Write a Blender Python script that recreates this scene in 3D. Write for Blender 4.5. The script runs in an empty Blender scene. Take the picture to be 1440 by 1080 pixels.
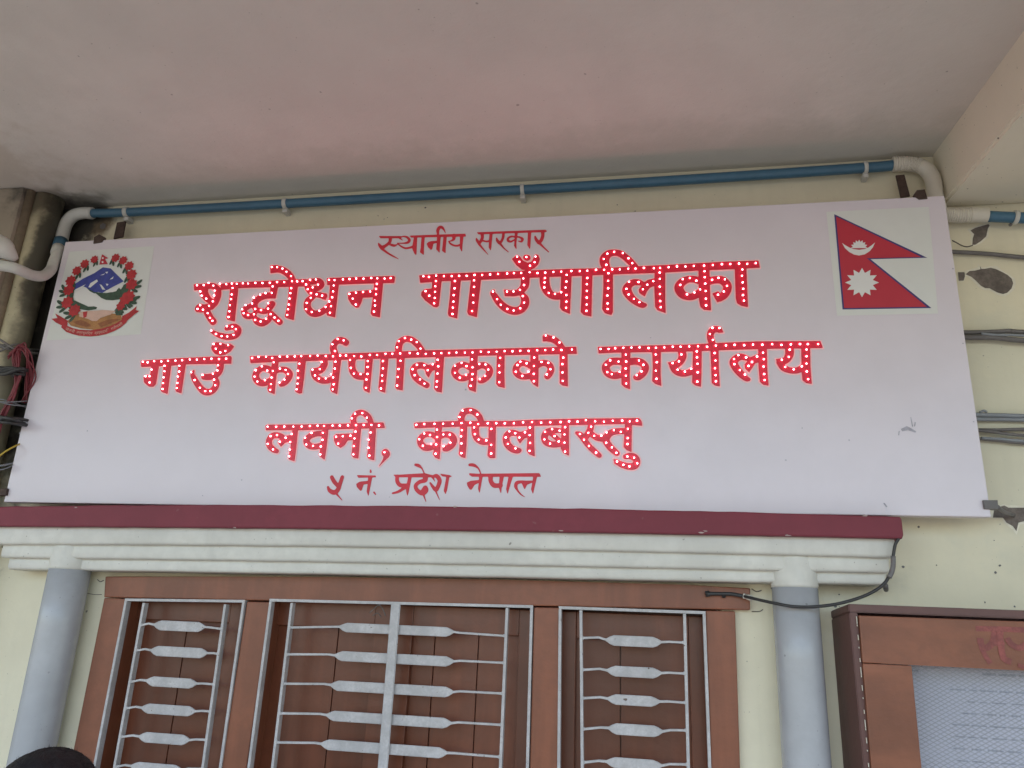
import bpy, bmesh, math, random
import numpy as np
from mathutils import Vector, Matrix

SC = bpy.context.scene
COL = SC.collection
# ---------------------------------------------------------------- camera
cam = bpy.data.cameras.new('camera'); camo = bpy.data.objects.new('camera', cam); COL.objects.link(camo)
camo.matrix_world = Matrix([[0.984405, 0.013872, 0.175369, 0.53334], [0.171373, -0.300734, -0.938185, -2.02305], [0.039725, 0.953607, -0.298421, 2.05335], [0, 0, 0, 1]])
cam.sensor_fit = 'HORIZONTAL'; cam.sensor_width = 36.0; cam.lens = 26.9582
cam.clip_start = 0.05; cam.clip_end = 500
SC.camera = camo
# ---------------------------------------------------------------- world, sun, exposure
world = bpy.data.worlds.new('World'); SC.world = world; world.use_nodes = True
nt = world.node_tree; bg = nt.nodes['Background']
SUN_EL, SUN_AZ = math.radians(60), math.radians(205)      # azimuth clockwise from +Y
sky = nt.nodes.new('ShaderNodeTexSky'); sky.sky_type = 'NISHITA'; sky.sun_disc = False
sky.sun_elevation = SUN_EL; sky.sun_rotation = SUN_AZ; sky.air_density = 1.3; sky.dust_density = 1.0
nt.links.new(sky.outputs[0], bg.inputs[0]); bg.inputs[1].default_value = 0.15
sun = bpy.data.lights.new('sun', 'SUN'); suno = bpy.data.objects.new('sun', sun); COL.objects.link(suno)
sun.energy = 2.1; sun.angle = math.radians(0.5); sun.color = (1.0, 0.95, 0.88)
sdir = Vector((math.sin(SUN_AZ)*math.cos(SUN_EL), math.cos(SUN_AZ)*math.cos(SUN_EL), math.sin(SUN_EL)))
suno.rotation_euler = sdir.to_track_quat('Z', 'Y').to_euler()
vs = SC.view_settings; vs.view_transform = 'Standard'; vs.look = 'None'; vs.gamma = 1; vs.use_curve_mapping = False
vs.exposure = 1.38
SC.cycles.max_bounces = 10; SC.cycles.diffuse_bounces = 6

# ---------------------------------------------------------------- materials
def mat(name, col, rough=0.6, var=0.06, scale=3.0, fine=120.0, bump=0.15, speck=0.0, speckcol=(0.08, 0.07, 0.06),
        stains=(), metal=0.0, coat=0.0, streak=0.0, grain=False, bumpd=0.002):
    """stains: (x,y,z, rx,ry,rz, colour, strength) soft patches of dirt and tone with a noisy outline"""
    m = bpy.data.materials.new(name); m.use_nodes = True
    n = m.node_tree.nodes; l = m.node_tree.links; b = n['Principled BSDF']
    b.inputs['Roughness'].default_value = rough; b.inputs['Metallic'].default_value = metal
    if coat: b.inputs['Coat Weight'].default_value = coat; b.inputs['Coat Roughness'].default_value = 0.25
    tc = n.new('ShaderNodeTexCoord'); src = tc.outputs['Object']
    def noise(s, d=4, vec=src, rough_=0.6):
        t = n.new('ShaderNodeTexNoise'); t.inputs['Scale'].default_value = s; t.inputs['Detail'].default_value = d
        t.inputs['Roughness'].default_value = rough_
        l.new(vec, t.inputs['Vector']); return t.outputs['Fac']
    def ramp(v, a, c, lo=0.0, hi=1.0):
        r = n.new('ShaderNodeMapRange'); r.inputs[1].default_value = a; r.inputs[2].default_value = c
        r.inputs[3].default_value = lo; r.inputs[4].default_value = hi; r.interpolation_type = 'SMOOTHSTEP'
        l.new(v, r.inputs[0]); return r.outputs[0]
    def mix(f, a, c, mode='MIX'):
        x = n.new('ShaderNodeMix'); x.data_type = 'RGBA'; x.blend_type = mode
        if isinstance(f, float): x.inputs[0].default_value = f
        else: l.new(f, x.inputs[0])
        for v, i in ((a, 6), (c, 7)):
            if isinstance(v, tuple): x.inputs[i].default_value = (*v, 1)
            else: l.new(v, x.inputs[i])
        return x.outputs[2]
    def math_(op, a, c=None):
        x = n.new('ShaderNodeMath'); x.operation = op
        for v, i in ((a, 0), (c, 1)):
            if v is None: continue
            if isinstance(v, (int, float)): x.inputs[i].default_value = v
            else: l.new(v, x.inputs[i])
        return x.outputs[0]
    lo = tuple(c*(1-var) for c in col); hi = tuple(min(1, c*(1+var)) for c in col)
    c = mix(ramp(noise(scale), 0.3, 0.7), lo, hi)
    c = mix(ramp(noise(scale*6.3), 0.35, 0.7, 0, 0.5), c, tuple(x*(1-var*1.5) for x in col))
    if grain:
        mp = n.new('ShaderNodeMapping'); mp.inputs['Scale'].default_value = grain; l.new(src, mp.inputs[0])
        c = mix(ramp(noise(6, 6, mp.outputs[0]), 0.35, 0.72, 0, 0.55), c, tuple(x*0.62 for x in col))
        c = mix(ramp(noise(17, 4, mp.outputs[0]), 0.45, 0.75, 0, 0.35), c, tuple(min(1, x*1.5) for x in col))
    if streak:
        mp = n.new('ShaderNodeMapping'); mp.inputs['Scale'].default_value = (9, 9, 0.8); l.new(src, mp.inputs[0])
        c = mix(ramp(noise(2.2, 5, mp.outputs[0]), 0.5, 0.78, 0, streak), c, tuple(x*0.55 for x in col))
    if speck:
        c = mix(ramp(noise(60, 1, rough_=0.3), 0.80, 0.83, 0, speck), c, speckcol)
        c = mix(ramp(noise(150, 1, rough_=0.3), 0.77, 0.81, 0, speck*0.8), c, speckcol)
    for (sx, sy, sz, rx, ry, rz, sc, st) in stains:
        v = n.new('ShaderNodeVectorMath'); v.operation = 'SUBTRACT'; l.new(src, v.inputs[0]); v.inputs[1].default_value = (sx, sy, sz)
        w = n.new('ShaderNodeVectorMath'); w.operation = 'DIVIDE'; l.new(v.outputs[0], w.inputs[0]); w.inputs[1].default_value = (rx, ry, rz)
        ln = n.new('ShaderNodeVectorMath'); ln.operation = 'LENGTH'; l.new(w.outputs[0], ln.inputs[0])
        d = math_('ADD', ln.outputs['Value'], math_('MULTIPLY', math_('SUBTRACT', noise(11, 6), 0.5), 1.6))
        c = mix(ramp(d, 1.05, 0.45, 0, st), c, sc)
    l.new(c, b.inputs['Base Color'])
    if bump:
        bp = n.new('ShaderNodeBump'); bp.inputs['Strength'].default_value = bump; bp.inputs['Distance'].default_value = bumpd
        h = math_('ADD', noise(fine, 3), math_('MULTIPLY', noise(fine*0.08, 3), 3.0))
        l.new(h, bp.inputs['Height']); l.new(bp.outputs[0], b.inputs['Normal'])
    return m
def emit(name, col, s):
    m = bpy.data.materials.new(name); m.use_nodes = True; b = m.node_tree.nodes['Principled BSDF']
    b.inputs['Base Color'].default_value = (0.8, 0.5, 0.5, 1)
    b.inputs['Emission Color'].default_value = (*col, 1); b.inputs['Emission Strength'].default_value = s
    return m

MOLD = (0.035, 0.032, 0.026); RUSTY = (0.16, 0.10, 0.05)
M = dict(
 wall=mat('cream_wall_paint', (0.74, 0.69, 0.53), 0.75, 0.06, 1.6, 90, 0.22, 0.75, streak=0.12,
          stains=[(-1.29, 0, 3.29, 0.075, 0.5, 0.10, RUSTY, 0.9), (-1.38, 0, 3.1, 0.15, 0.5, 0.9, MOLD, 1.0), (-1.39, 0, 2.72, 0.17, 0.5, 0.38, (0.05, 0.045, 0.04), 0.9),
                  (0.98, 0, 2.20, 0.16, 0.3, 0.07, (0.42, 0.41, 0.36), 0.5), (1.45, 0, 2.55, 0.3, 0.3, 0.4, (0.56, 0.56, 0.47), 0.4)]),
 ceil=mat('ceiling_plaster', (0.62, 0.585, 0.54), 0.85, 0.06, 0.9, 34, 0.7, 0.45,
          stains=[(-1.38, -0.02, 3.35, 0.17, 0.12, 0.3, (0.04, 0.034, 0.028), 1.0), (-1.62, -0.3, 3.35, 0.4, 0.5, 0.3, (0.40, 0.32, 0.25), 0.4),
                  (0.2, -0.05, 3.35, 2.2, 0.22, 0.2, (0.46, 0.45, 0.40), 0.4)]),  # browner patch at the left, long greyer band along the wall
 beam=mat('beam_plaster', (0.72, 0.67, 0.55), 0.85, 0.05, 1.2, 60, 0.25, 0.9),
 pillar=mat('stained_pillar_plaster', (0.30, 0.255, 0.20), 0.85, 0.10, 4, 60, 0.3, 0.6, stains=[(-1.44, -0.05, 3.32, 0.10, 0.14, 0.14, MOLD, 0.95)]),
 board=mat('white_sheet_enamel', (0.66, 0.612, 0.68), 0.27, 0.035, 1.1, 22, 0.16, bumpd=0.004),
 boardedge=mat('sheet_edge', (0.62, 0.56, 0.60), 0.5, 0.04),
 red=mat('red_acrylic', (0.66, 0.012, 0.048), 0.36, 0.08, 9, 60, 0.04),
 hole=mat('hole_shade_red', (0.30, 0.012, 0.03), 0.5, 0.1, 30, bump=0),  # dark red standing in for shade at the bulb holes
 redpaint=mat('red_sign_paint', (0.60, 0.022, 0.045), 0.5, 0.12, 12, 80, 0.05),
 
 sticker=mat('sticker_paper', (0.65, 0.665, 0.66), 0.5, 0.02, 4, 90, 0.03),
 fred=mat('print_crimson', (0.46, 0.025, 0.05), 0.5, 0.04), fblue=mat('print_navy', (0.045, 0.035, 0.17), 0.5, 0.05),
 fwhite=mat('print_white', (0.70, 0.70, 0.71), 0.5, 0.02), eblue=mat('print_blue', (0.045, 0.06, 0.30), 0.5, 0.2, 60),
 egreen=mat('print_green', (0.035, 0.075, 0.05), 0.5, 0.3, 70), ered=mat('print_red', (0.42, 0.02, 0.03), 0.5, 0.2, 60),
 eochre=mat('print_ochre', (0.36, 0.17, 0.06), 0.5, 0.25, 45), fold=mat('print_brown', (0.26, 0.09, 0.035), 0.5, 0.25, 45), epink=mat('print_pink', (0.60, 0.40, 0.34), 0.5, 0.08, 40),
 ledge=mat('maroon_paint', (0.185, 0.024, 0.042), 0.62, 0.08, 5, 70, 0.25, 0.1, speckcol=(0.4, 0.35, 0.32)),
 mould=mat('white_moulding_paint', (0.64, 0.63, 0.585), 0.55, 0.09, 5, 45, 0.45, 0.6, streak=0.12),
 column=mat('blue_grey_column_paint', (0.40, 0.412, 0.44), 0.26, 0.07, 4, 50, 0.12, 0.35, streak=0.1),
 collar=mat('pale_collar_paint', (0.55, 0.60, 0.62), 0.5, 0.06, 5, 60, 0.2, 0.2),
 wood=mat('brown_frame_paint', (0.215, 0.070, 0.034), 0.40, 0.12, 6, 90, 0.18, 0.15, grain=(1.2, 1.2, 0.12)),
 wood2=mat('dark_shutter_paint', (0.150, 0.042, 0.018), 0.36, 0.14, 5, 90, 0.15, grain=(1.6, 1.6, 0.12)),
 wood3=mat('notice_frame_wood', (0.225, 0.077, 0.038), 0.42, 0.16, 5, 90, 0.2, grain=(0.25, 1, 1.0)),
 box=mat('notice_box_dark_paint', (0.125, 0.055, 0.048), 0.45, 0.10, 6, 90, 0.2),
 iron=mat('grey_painted_iron', (0.47, 0.46, 0.47), 0.45, 0.14, 26, 200, 0.4, 0.9, speckcol=(0.10, 0.06, 0.04)),
 rust=mat('rusty_bracket', (0.060, 0.035, 0.028), 0.7, 0.3, 30, 150, 0.5),
 pipe=mat('blue_conduit', (0.050, 0.135, 0.215), 0.38, 0.08, 6, 80, 0.05, streak=0.1),
 white=mat('white_pvc', (0.56, 0.56, 0.53), 0.45, 0.06, 8, 80, 0.05, 0.15),
 corr=mat('corrugated_pvc', (0.60, 0.57, 0.50), 0.45, 0.06, 8, 80, 0.05),
 down=mat('cream_downpipe', (0.50, 0.45, 0.31), 0.6, 0.12, 7, 60, 0.25, 0.9, streak=0.4,
          stains=[(-1.3790, -0.08, 3.15, 0.042, 0.2, 0.32, MOLD, 0.9), (-1.3790, -0.08, 2.7, 0.045, 0.2, 0.5, (0.08, 0.07, 0.05), 0.75), (-1.4390, -0.1, 3.32, 0.07, 0.2, 0.07, (0.10, 0.085, 0.06), 0.8)]),
 down2=mat('dirty_thin_pipe', (0.20, 0.16, 0.11), 0.6, 0.2, 12, 60, 0.25, 0.9),
 cable=mat('grey_cable', (0.14, 0.13, 0.13), 0.5, 0.15, 20, 80, 0.1), cableb=mat('blue_grey_cable', (0.24, 0.26, 0.29), 0.5, 0.1, 20),
 black=mat('black_cable', (0.03, 0.03, 0.032), 0.4, 0.1, 20), cred=mat('red_wire', (0.17, 0.018, 0.03), 0.45, 0.2, 20),
 cyel=mat('yellow_wire', (0.45, 0.32, 0.04), 0.5, 0.1, 20), tape=mat('white_tape', (0.62, 0.58, 0.52), 0.6, 0.1, 30),
 cement=mat('bare_cement', (0.165, 0.14, 0.125), 0.9, 0.32, 22, 140, 0.6), chip=mat('worn_paint_chip', (0.42, 0.32, 0.31), 0.8, 0.2, 60), rim=mat('broken_plaster_edge', (0.74, 0.71, 0.60), 0.85, 0.1, 20),
 smudge=mat('grey_smudge', (0.40, 0.39, 0.46), 0.6, 0.2, 60),
 paper=mat('notice_paper', (0.64, 0.65, 0.74), 0.7, 0.04, 3, 60, 0.05), print=mat('faded_print', (0.40, 0.43, 0.51), 0.7, 0.2, 60),
 mesh=mat('galvanised_mesh', (0.46, 0.47, 0.52), 0.4, 0.1, 20, metal=0.3, bump=0),
 fade=mat('faded_pink_paint', (0.25, 0.060, 0.050), 0.5, 0.25, 40),
 floor=mat('porch_floor', (0.22, 0.20, 0.18), 0.6, 0.08, 2, 60, 0.2, 0.4), ground=mat('dry_ground', (0.20, 0.18, 0.15), 0.95, 0.15, 0.6, 30, 0.4, 0.4),
 skin=mat('skin', (0.30, 0.15, 0.09), 0.5, 0.06, 12), hair=mat('black_hair', (0.004, 0.004, 0.007), 0.6, 0.2, 60, 400, 0.6, grain=(1, 1, 4)),
 shirt=mat('blue_shirt', (0.10, 0.14, 0.24), 0.85, 0.08, 8, 300, 0.2), trousers=mat('dark_trousers', (0.04, 0.04, 0.05), 0.85, 0.1, 8, 300, 0.2),
 shoe=mat('shoe_leather', (0.03, 0.022, 0.018), 0.4, 0.1, 10), eye=mat('eye_white', (0.7, 0.68, 0.65), 0.2, 0.02, 3, bump=0), iris=mat('dark_iris', (0.02, 0.012, 0.01), 0.2, 0.02, 3, bump=0),
 lip=mat('lip', (0.25, 0.09, 0.07), 0.45, 0.05, 20),
)
M['halo'] = emit('pink_halo_glow', (1.0, 0.35, 0.42), 0.03); M['halo'].node_tree.nodes['Principled BSDF'].inputs['Base Color'].default_value = (0.90, 0.55, 0.58, 1)  # halo round the letters: glow put into colour and faint emission
M['led'] = emit('led_light', (1.0, 0.27, 0.33), 8.5)

# ---------------------------------------------------------------- object helpers
def link(name, me, parent=None):
    o = bpy.data.objects.new(name, me); COL.objects.link(o)
    if parent is not None:
        o.parent = parent; o.matrix_parent_inverse = parent.matrix_world.inverted() if parent.type == 'EMPTY' else Matrix()
    return o
def tag(o, label=None, cat=None, group=None, kind=None):
    if label: o['label'] = label
    if cat: o['category'] = cat
    if group: o['group'] = group
    if kind: o['kind'] = kind
    return o
def empty(name, loc=(0, 0, 0)):
    o = bpy.data.objects.new(name, None); COL.objects.link(o); o.empty_display_size = 0.05
    o.location = loc; o.matrix_world = Matrix.Translation(loc); return o
def from_bm(name, bm, m, parent=None, smooth=False, angle=None):
    me = bpy.data.meshes.new(name); bmesh.ops.recalc_face_normals(bm, faces=bm.faces); bm.to_mesh(me); bm.free()
    me.materials.append(M[m] if isinstance(m, str) else m)
    if smooth:
        for p in me.polygons: p.use_smooth = True
    o = link(name, me, parent)
    return o
def poly_mesh(name, vs_, fs, m, parent=None, smooth=False):
    me = bpy.data.meshes.new(name); me.from_pydata([tuple(v) for v in vs_], [], fs); me.update()
    me.materials.append(M[m] if isinstance(m, str) else m)
    if smooth: me.polygons.foreach_set('use_smooth', [True]*len(me.polygons))
    return link(name, me, parent)
def bbox(bm, x0, x1, y0, y1, z0, z1, bev=0.0, seg=2):
    r = bmesh.ops.create_cube(bm, size=1.0)
    for v in r['verts']:
        v.co = Vector((x0 if v.co.x < 0 else x1, y0 if v.co.y < 0 else y1, z0 if v.co.z < 0 else z1))
    if bev:
        es = {e for v in r['verts'] for e in v.link_edges}
        bmesh.ops.bevel(bm, geom=list(es), offset=bev, segments=seg, affect='EDGES', profile=0.6)
def box(name, x0, x1, y0, y1, z0, z1, m, parent=None, bev=0.002):
    bm = bmesh.new(); bbox(bm, x0, x1, y0, y1, z0, z1, bev); return from_bm(name, bm, m, parent)
def prism(bm, front, back):
    """front/back: equal lists of points -> closed prism"""
    a = [bm.verts.new(p) for p in front]; b = [bm.verts.new(p) for p in back]; n = len(a)
    bm.faces.new(a); bm.faces.new(b[::-1])
    for i in range(n): bm.faces.new([a[i], a[(i+1) % n], b[(i+1) % n], b[i]])
def quadbox(name, pts, y0, y1, m, parent=None, bev=0.002):
    """pts (x,z) quad in the wall plane, extruded y0(front)..y1"""
    bm = bmesh.new(); prism(bm, [(x, y0, z) for x, z in pts], [(x, y1, z) for x, z in pts])
    if bev: bmesh.ops.bevel(bm, geom=list(bm.edges), offset=bev, segments=2, affect='EDGES', profile=0.6)
    return from_bm(name, bm, m, parent)
def catmull(pts, n=8):
    P = [np.array(p, float) for p in pts]
    if len(P) < 3: return [P[0]+(P[1]-P[0])*i/n for i in range(n+1)]
    P = [2*P[0]-P[1]]+P+[2*P[-1]-P[-2]]; out = []
    for i in range(1, len(P)-2):
        for k in range(n):
            t = k/n; a, b, c, d = P[i-1:i+3]
            out.append(0.5*((2*b)+(c-a)*t+(2*a-5*b+4*c-d)*t*t+(3*b-a-3*c+d)*t**3))
    out.append(P[-2]); return out
def tube_bm(bm, pts, r, seg=12, rf=None, cap=True):
    pts = [Vector(p) for p in pts]; rings = []
    up = None
    for i, p in enumerate(pts):
        t = (pts[min(i+1, len(pts)-1)]-pts[max(i-1, 0)]).normalized()
        if up is None:
            up = Vector((0, 1, 0)) if abs(t.y) < 0.9 else Vector((1, 0, 0))
        s = t.cross(up).normalized(); up = s.cross(t).normalized()
        rr = rf(i) if rf else r
        rings.append([bm.verts.new(p+(s*math.cos(a)+up*math.sin(a))*rr) for a in [2*math.pi*k/seg for k in range(seg)]])
    for a, b in zip(rings, rings[1:]):
        for k in range(seg): bm.faces.new([a[k], a[(k+1) % seg], b[(k+1) % seg], b[k]])
    if cap: bm.faces.new(rings[0][::-1]); bm.faces.new(rings[-1])
def tube(name, pts, r, m, parent=None, seg=12, n=8, rf=None, smooth=True):
    bm = bmesh.new(); P = [tuple(p) for p in (catmull(pts, n) if n else pts)]
    tube_bm(bm, P, r, seg, (lambda i: rf(i/(len(P)-1))) if rf else None)
    return from_bm(name, bm, m, parent, smooth)

# ================================================================= SETTING
o = poly_mesh('ground', [(-120, -140, -0.15), (120, -140, -0.15), (120, 60, -0.15), (-120, 60, -0.15)], [(0, 1, 2, 3)], 'ground'); tag(o, kind='structure')
o = box('porch_floor', -6, 6, -3.0, 0.3, -0.148, 0.0, 'floor', None, 0.004); tag(o, kind='structure')
CZ = 3.347
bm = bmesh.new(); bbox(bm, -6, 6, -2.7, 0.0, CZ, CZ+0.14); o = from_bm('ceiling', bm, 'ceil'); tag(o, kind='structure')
def beam(name, xa, xb, xa2, xb2, z0, mname, y0=-0.001, y1=-2.7):
    bm = bmesh.new(); n_ = 24; rng = random.Random(3)
    prism(bm, [(xa, y0, z0), (xb, y0, z0), (xb, y0, CZ+0.05), (xa, y0, CZ+0.05)], [(xa2, y1, z0), (xb2, y1, z0), (xb2, y1, CZ+0.05), (xa2, y1, CZ+0.05)])
    bmesh.ops.bevel(bm, geom=list(bm.edges), offset=0.007, segments=3, affect='EDGES')
    return from_bm(name, bm, mname, None)
o = beam('ceiling_beam', 1.323, 1.75, 1.53, 1.96, 3.184, 'beam'); tag(o, 'plastered concrete beam crossing the ceiling right of the signboard', 'beam')

# wall with the window opening
OX0, OX1, OZ0, OZ1 = -0.955, 0.70, 0.95, 2.125
bm = bmesh.new()
for (a, b, c, d) in ((-6, OX0, 0, 6.0), (OX1, 6, 0, 6.0), (OX0, OX1, OZ1, 6.0), (OX0, OX1, 0, OZ0)): bbox(bm, a, b, 0.0, 0.23, c, d)
bmesh.ops.remove_doubles(bm, verts=bm.verts, dist=1e-5)
wall = from_bm('building_wall', bm, 'wall')
tag(wall, 'cream painted plaster wall of the office, stained and chipped, behind the signboard', 'wall')
def patch(pts, name='peeled_patch', m='cement', y=-0.0012, rim=0.0065):
    c = (sum(p[0] for p in pts)/len(pts), sum(p[1] for p in pts)/len(pts))
    big = []
    rng = random.Random(int(abs(c[0]*1000)))
    for x, z in pts:
        d = math.hypot(x-c[0], z-c[1]) or 1; k = rim*(0.5+rng.random())
        big.append((x+(x-c[0])/d*k, z+(z-c[1])/d*k))
    r = poly_mesh('plaster_edge', [(x, y+0.0006, z) for x, z in big], [tuple(range(len(big)))], 'rim', wall) if rim else None  # broken edge paled, its highlight put into the colour for depth
    return poly_mesh(name, [(x, y, z) for x, z in pts], [tuple(range(len(pts)))], m, wall)
def xz(l): return [(p[0], p[2]) for p in l]
patch(xz([(1.3911, 0.0000, 3.1114), (1.4037, 0.0000, 3.1186), (1.4185, 0.0000, 3.1226), (1.4374, 0.0000, 3.1278), (1.4400, 0.0000, 3.1245), (1.4342, 0.0000, 3.1138), (1.4274, 0.0000, 3.0921), (1.4128, 0.0000, 3.0787), (1.3973, 0.0000, 3.0685), (1.3903, 0.0000, 3.0689), (1.3938, 0.0000, 3.0875), (1.3987, 0.0000, 3.0999)]))
patch(xz([(1.3633, 0.0000, 2.9834), (1.3734, 0.0000, 2.9922), (1.3876, 0.0000, 2.9931), (1.4008, 0.0000, 2.9965), (1.4008, 0.0000, 3.0063), (1.4034, 0.0000, 2.9970), (1.4123, 0.0000, 2.9972), (1.4254, 0.0000, 2.9997), (1.4375, 0.0000, 2.9955), (1.4514, 0.0000, 2.9864), (1.4628, 0.0000, 2.9777), (1.4714, 0.0000, 2.9667), (1.4734, 0.0000, 2.9531), (1.4674, 0.0000, 2.9383), (1.4558, 0.0000, 2.9268), (1.4453, 0.0000, 2.9233), (1.4333, 0.0000, 2.9276), (1.4241, 0.0000, 2.9340), (1.4150, 0.0000, 2.9412), (1.4050, 0.0000, 2.9416), (1.3958, 0.0000, 2.9486), (1.3851, 0.0000, 2.9642), (1.3763, 0.0000, 2.9752)]))
patch(xz([(1.3454, 0.0000, 2.9903), (1.3602, 0.0000, 2.9897), (1.3607, 0.0000, 2.9774), (1.3559, 0.0000, 2.9654), (1.3444, 0.0000, 2.9653)]), rim=0.002)
patch(xz([(1.3489, 0.0000, 2.3650), (1.3718, 0.0000, 2.3722), (1.3804, 0.0000, 2.3672), (1.4146, 0.0000, 2.3676), (1.4537, 0.0000, 2.3716), (1.4479, 0.0000, 2.3327), (1.4100, 0.0000, 2.3354), (1.3971, 0.0000, 2.3318), (1.3896, 0.0000, 2.3115), (1.3835, 0.0000, 2.3232), (1.3708, 0.0000, 2.3314), (1.3646, 0.0000, 2.3431), (1.3428, 0.0000, 2.3427)]))
patch(xz([(-1.2764, 0.0000, 3.2782), (-1.2669, 0.0000, 3.2857), (-1.2543, 0.0000, 3.2792), (-1.2535, 0.0000, 3.2658), (-1.2635, 0.0000, 3.2605), (-1.2739, 0.0000, 3.2669)]), m='cable', rim=0)
# crack, hooks and little holes
for P, r in (([(1.3426, -0.0010, 3.0845), (1.3523, -0.0010, 3.0776), (1.3635, -0.0010, 3.0685), (1.3769, -0.0010, 3.0636), (1.3913, -0.0010, 3.0671)], 0.0016),
             ([(-1.0259, -0.0010, 2.1274), (-1.0155, -0.0010, 2.1217), (-1.0050, -0.0010, 2.1260)], 0.0012),
             ([(0.7758, -0.0010, 2.1592), (0.7873, -0.0010, 2.1529), (0.7992, -0.0010, 2.1566)], 0.0012), ([(0.7731, -0.0010, 2.1054), (0.7914, -0.0010, 2.1061), (0.8000, -0.0010, 2.1114)], 0.001),
             ([(-1.0514, -0.0010, 2.0892), (-1.0279, -0.0010, 2.0860), (-1.0031, -0.0010, 2.0869)], 0.0008)):
    tube('crack', P, r, 'cement', wall, 6, 3)
rng = random.Random(5)
for i, (x, y, z) in enumerate([(0.8230, -0.0010, 2.1624), (1.0845, -0.0010, 2.1724), (0.9680, -0.0010, 2.1241), (1.3382, -0.0010, 2.2886), (1.3426, -0.0010, 2.2309), (1.2991, -0.0010, 2.1454), (1.3615, -0.0010, 2.1381), (1.1748, -0.0010, 2.3175), (1.2042, -0.0010, 2.2272), (1.1293, -0.0010, 2.2218), (0.9784, -0.0010, 2.1524), (1.3312, -0.0010, 2.2142), (-1.3021, -0.0010, 2.1474), (-1.1961, -0.0010, 2.1504), (-1.1020, -0.0010, 2.2874), (-0.2613, -0.0010, 3.2471), (-0.1415, -0.0010, 3.2748), (0.5011, -0.0010, 3.2237), (-0.2725, -0.0010, 3.2427), (0.4494, -0.0010, 3.2481)]):
    bm = bmesh.new(); n_ = 7
    r = 0.0013+rng.random()*0.0018
    f = [bm.verts.new((x+r*math.cos(k*2*math.pi/n_)*(0.7+rng.random()*0.6), y, z+r*math.sin(k*2*math.pi/n_)*(0.7+rng.random()*0.6))) for k in range(n_)]
    bm.faces.new(f); from_bm('nail_hole', bm, 'cable', wall)

# side pillar at the left corner
o = box('corner_pillar', -2.2, -1.4555, -0.15, -0.001, 0.0, CZ-0.001, 'pillar', None, 0.01); tag(o, 'brown stained plaster pillar at the left edge beside the drainpipes', 'pillar')

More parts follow.
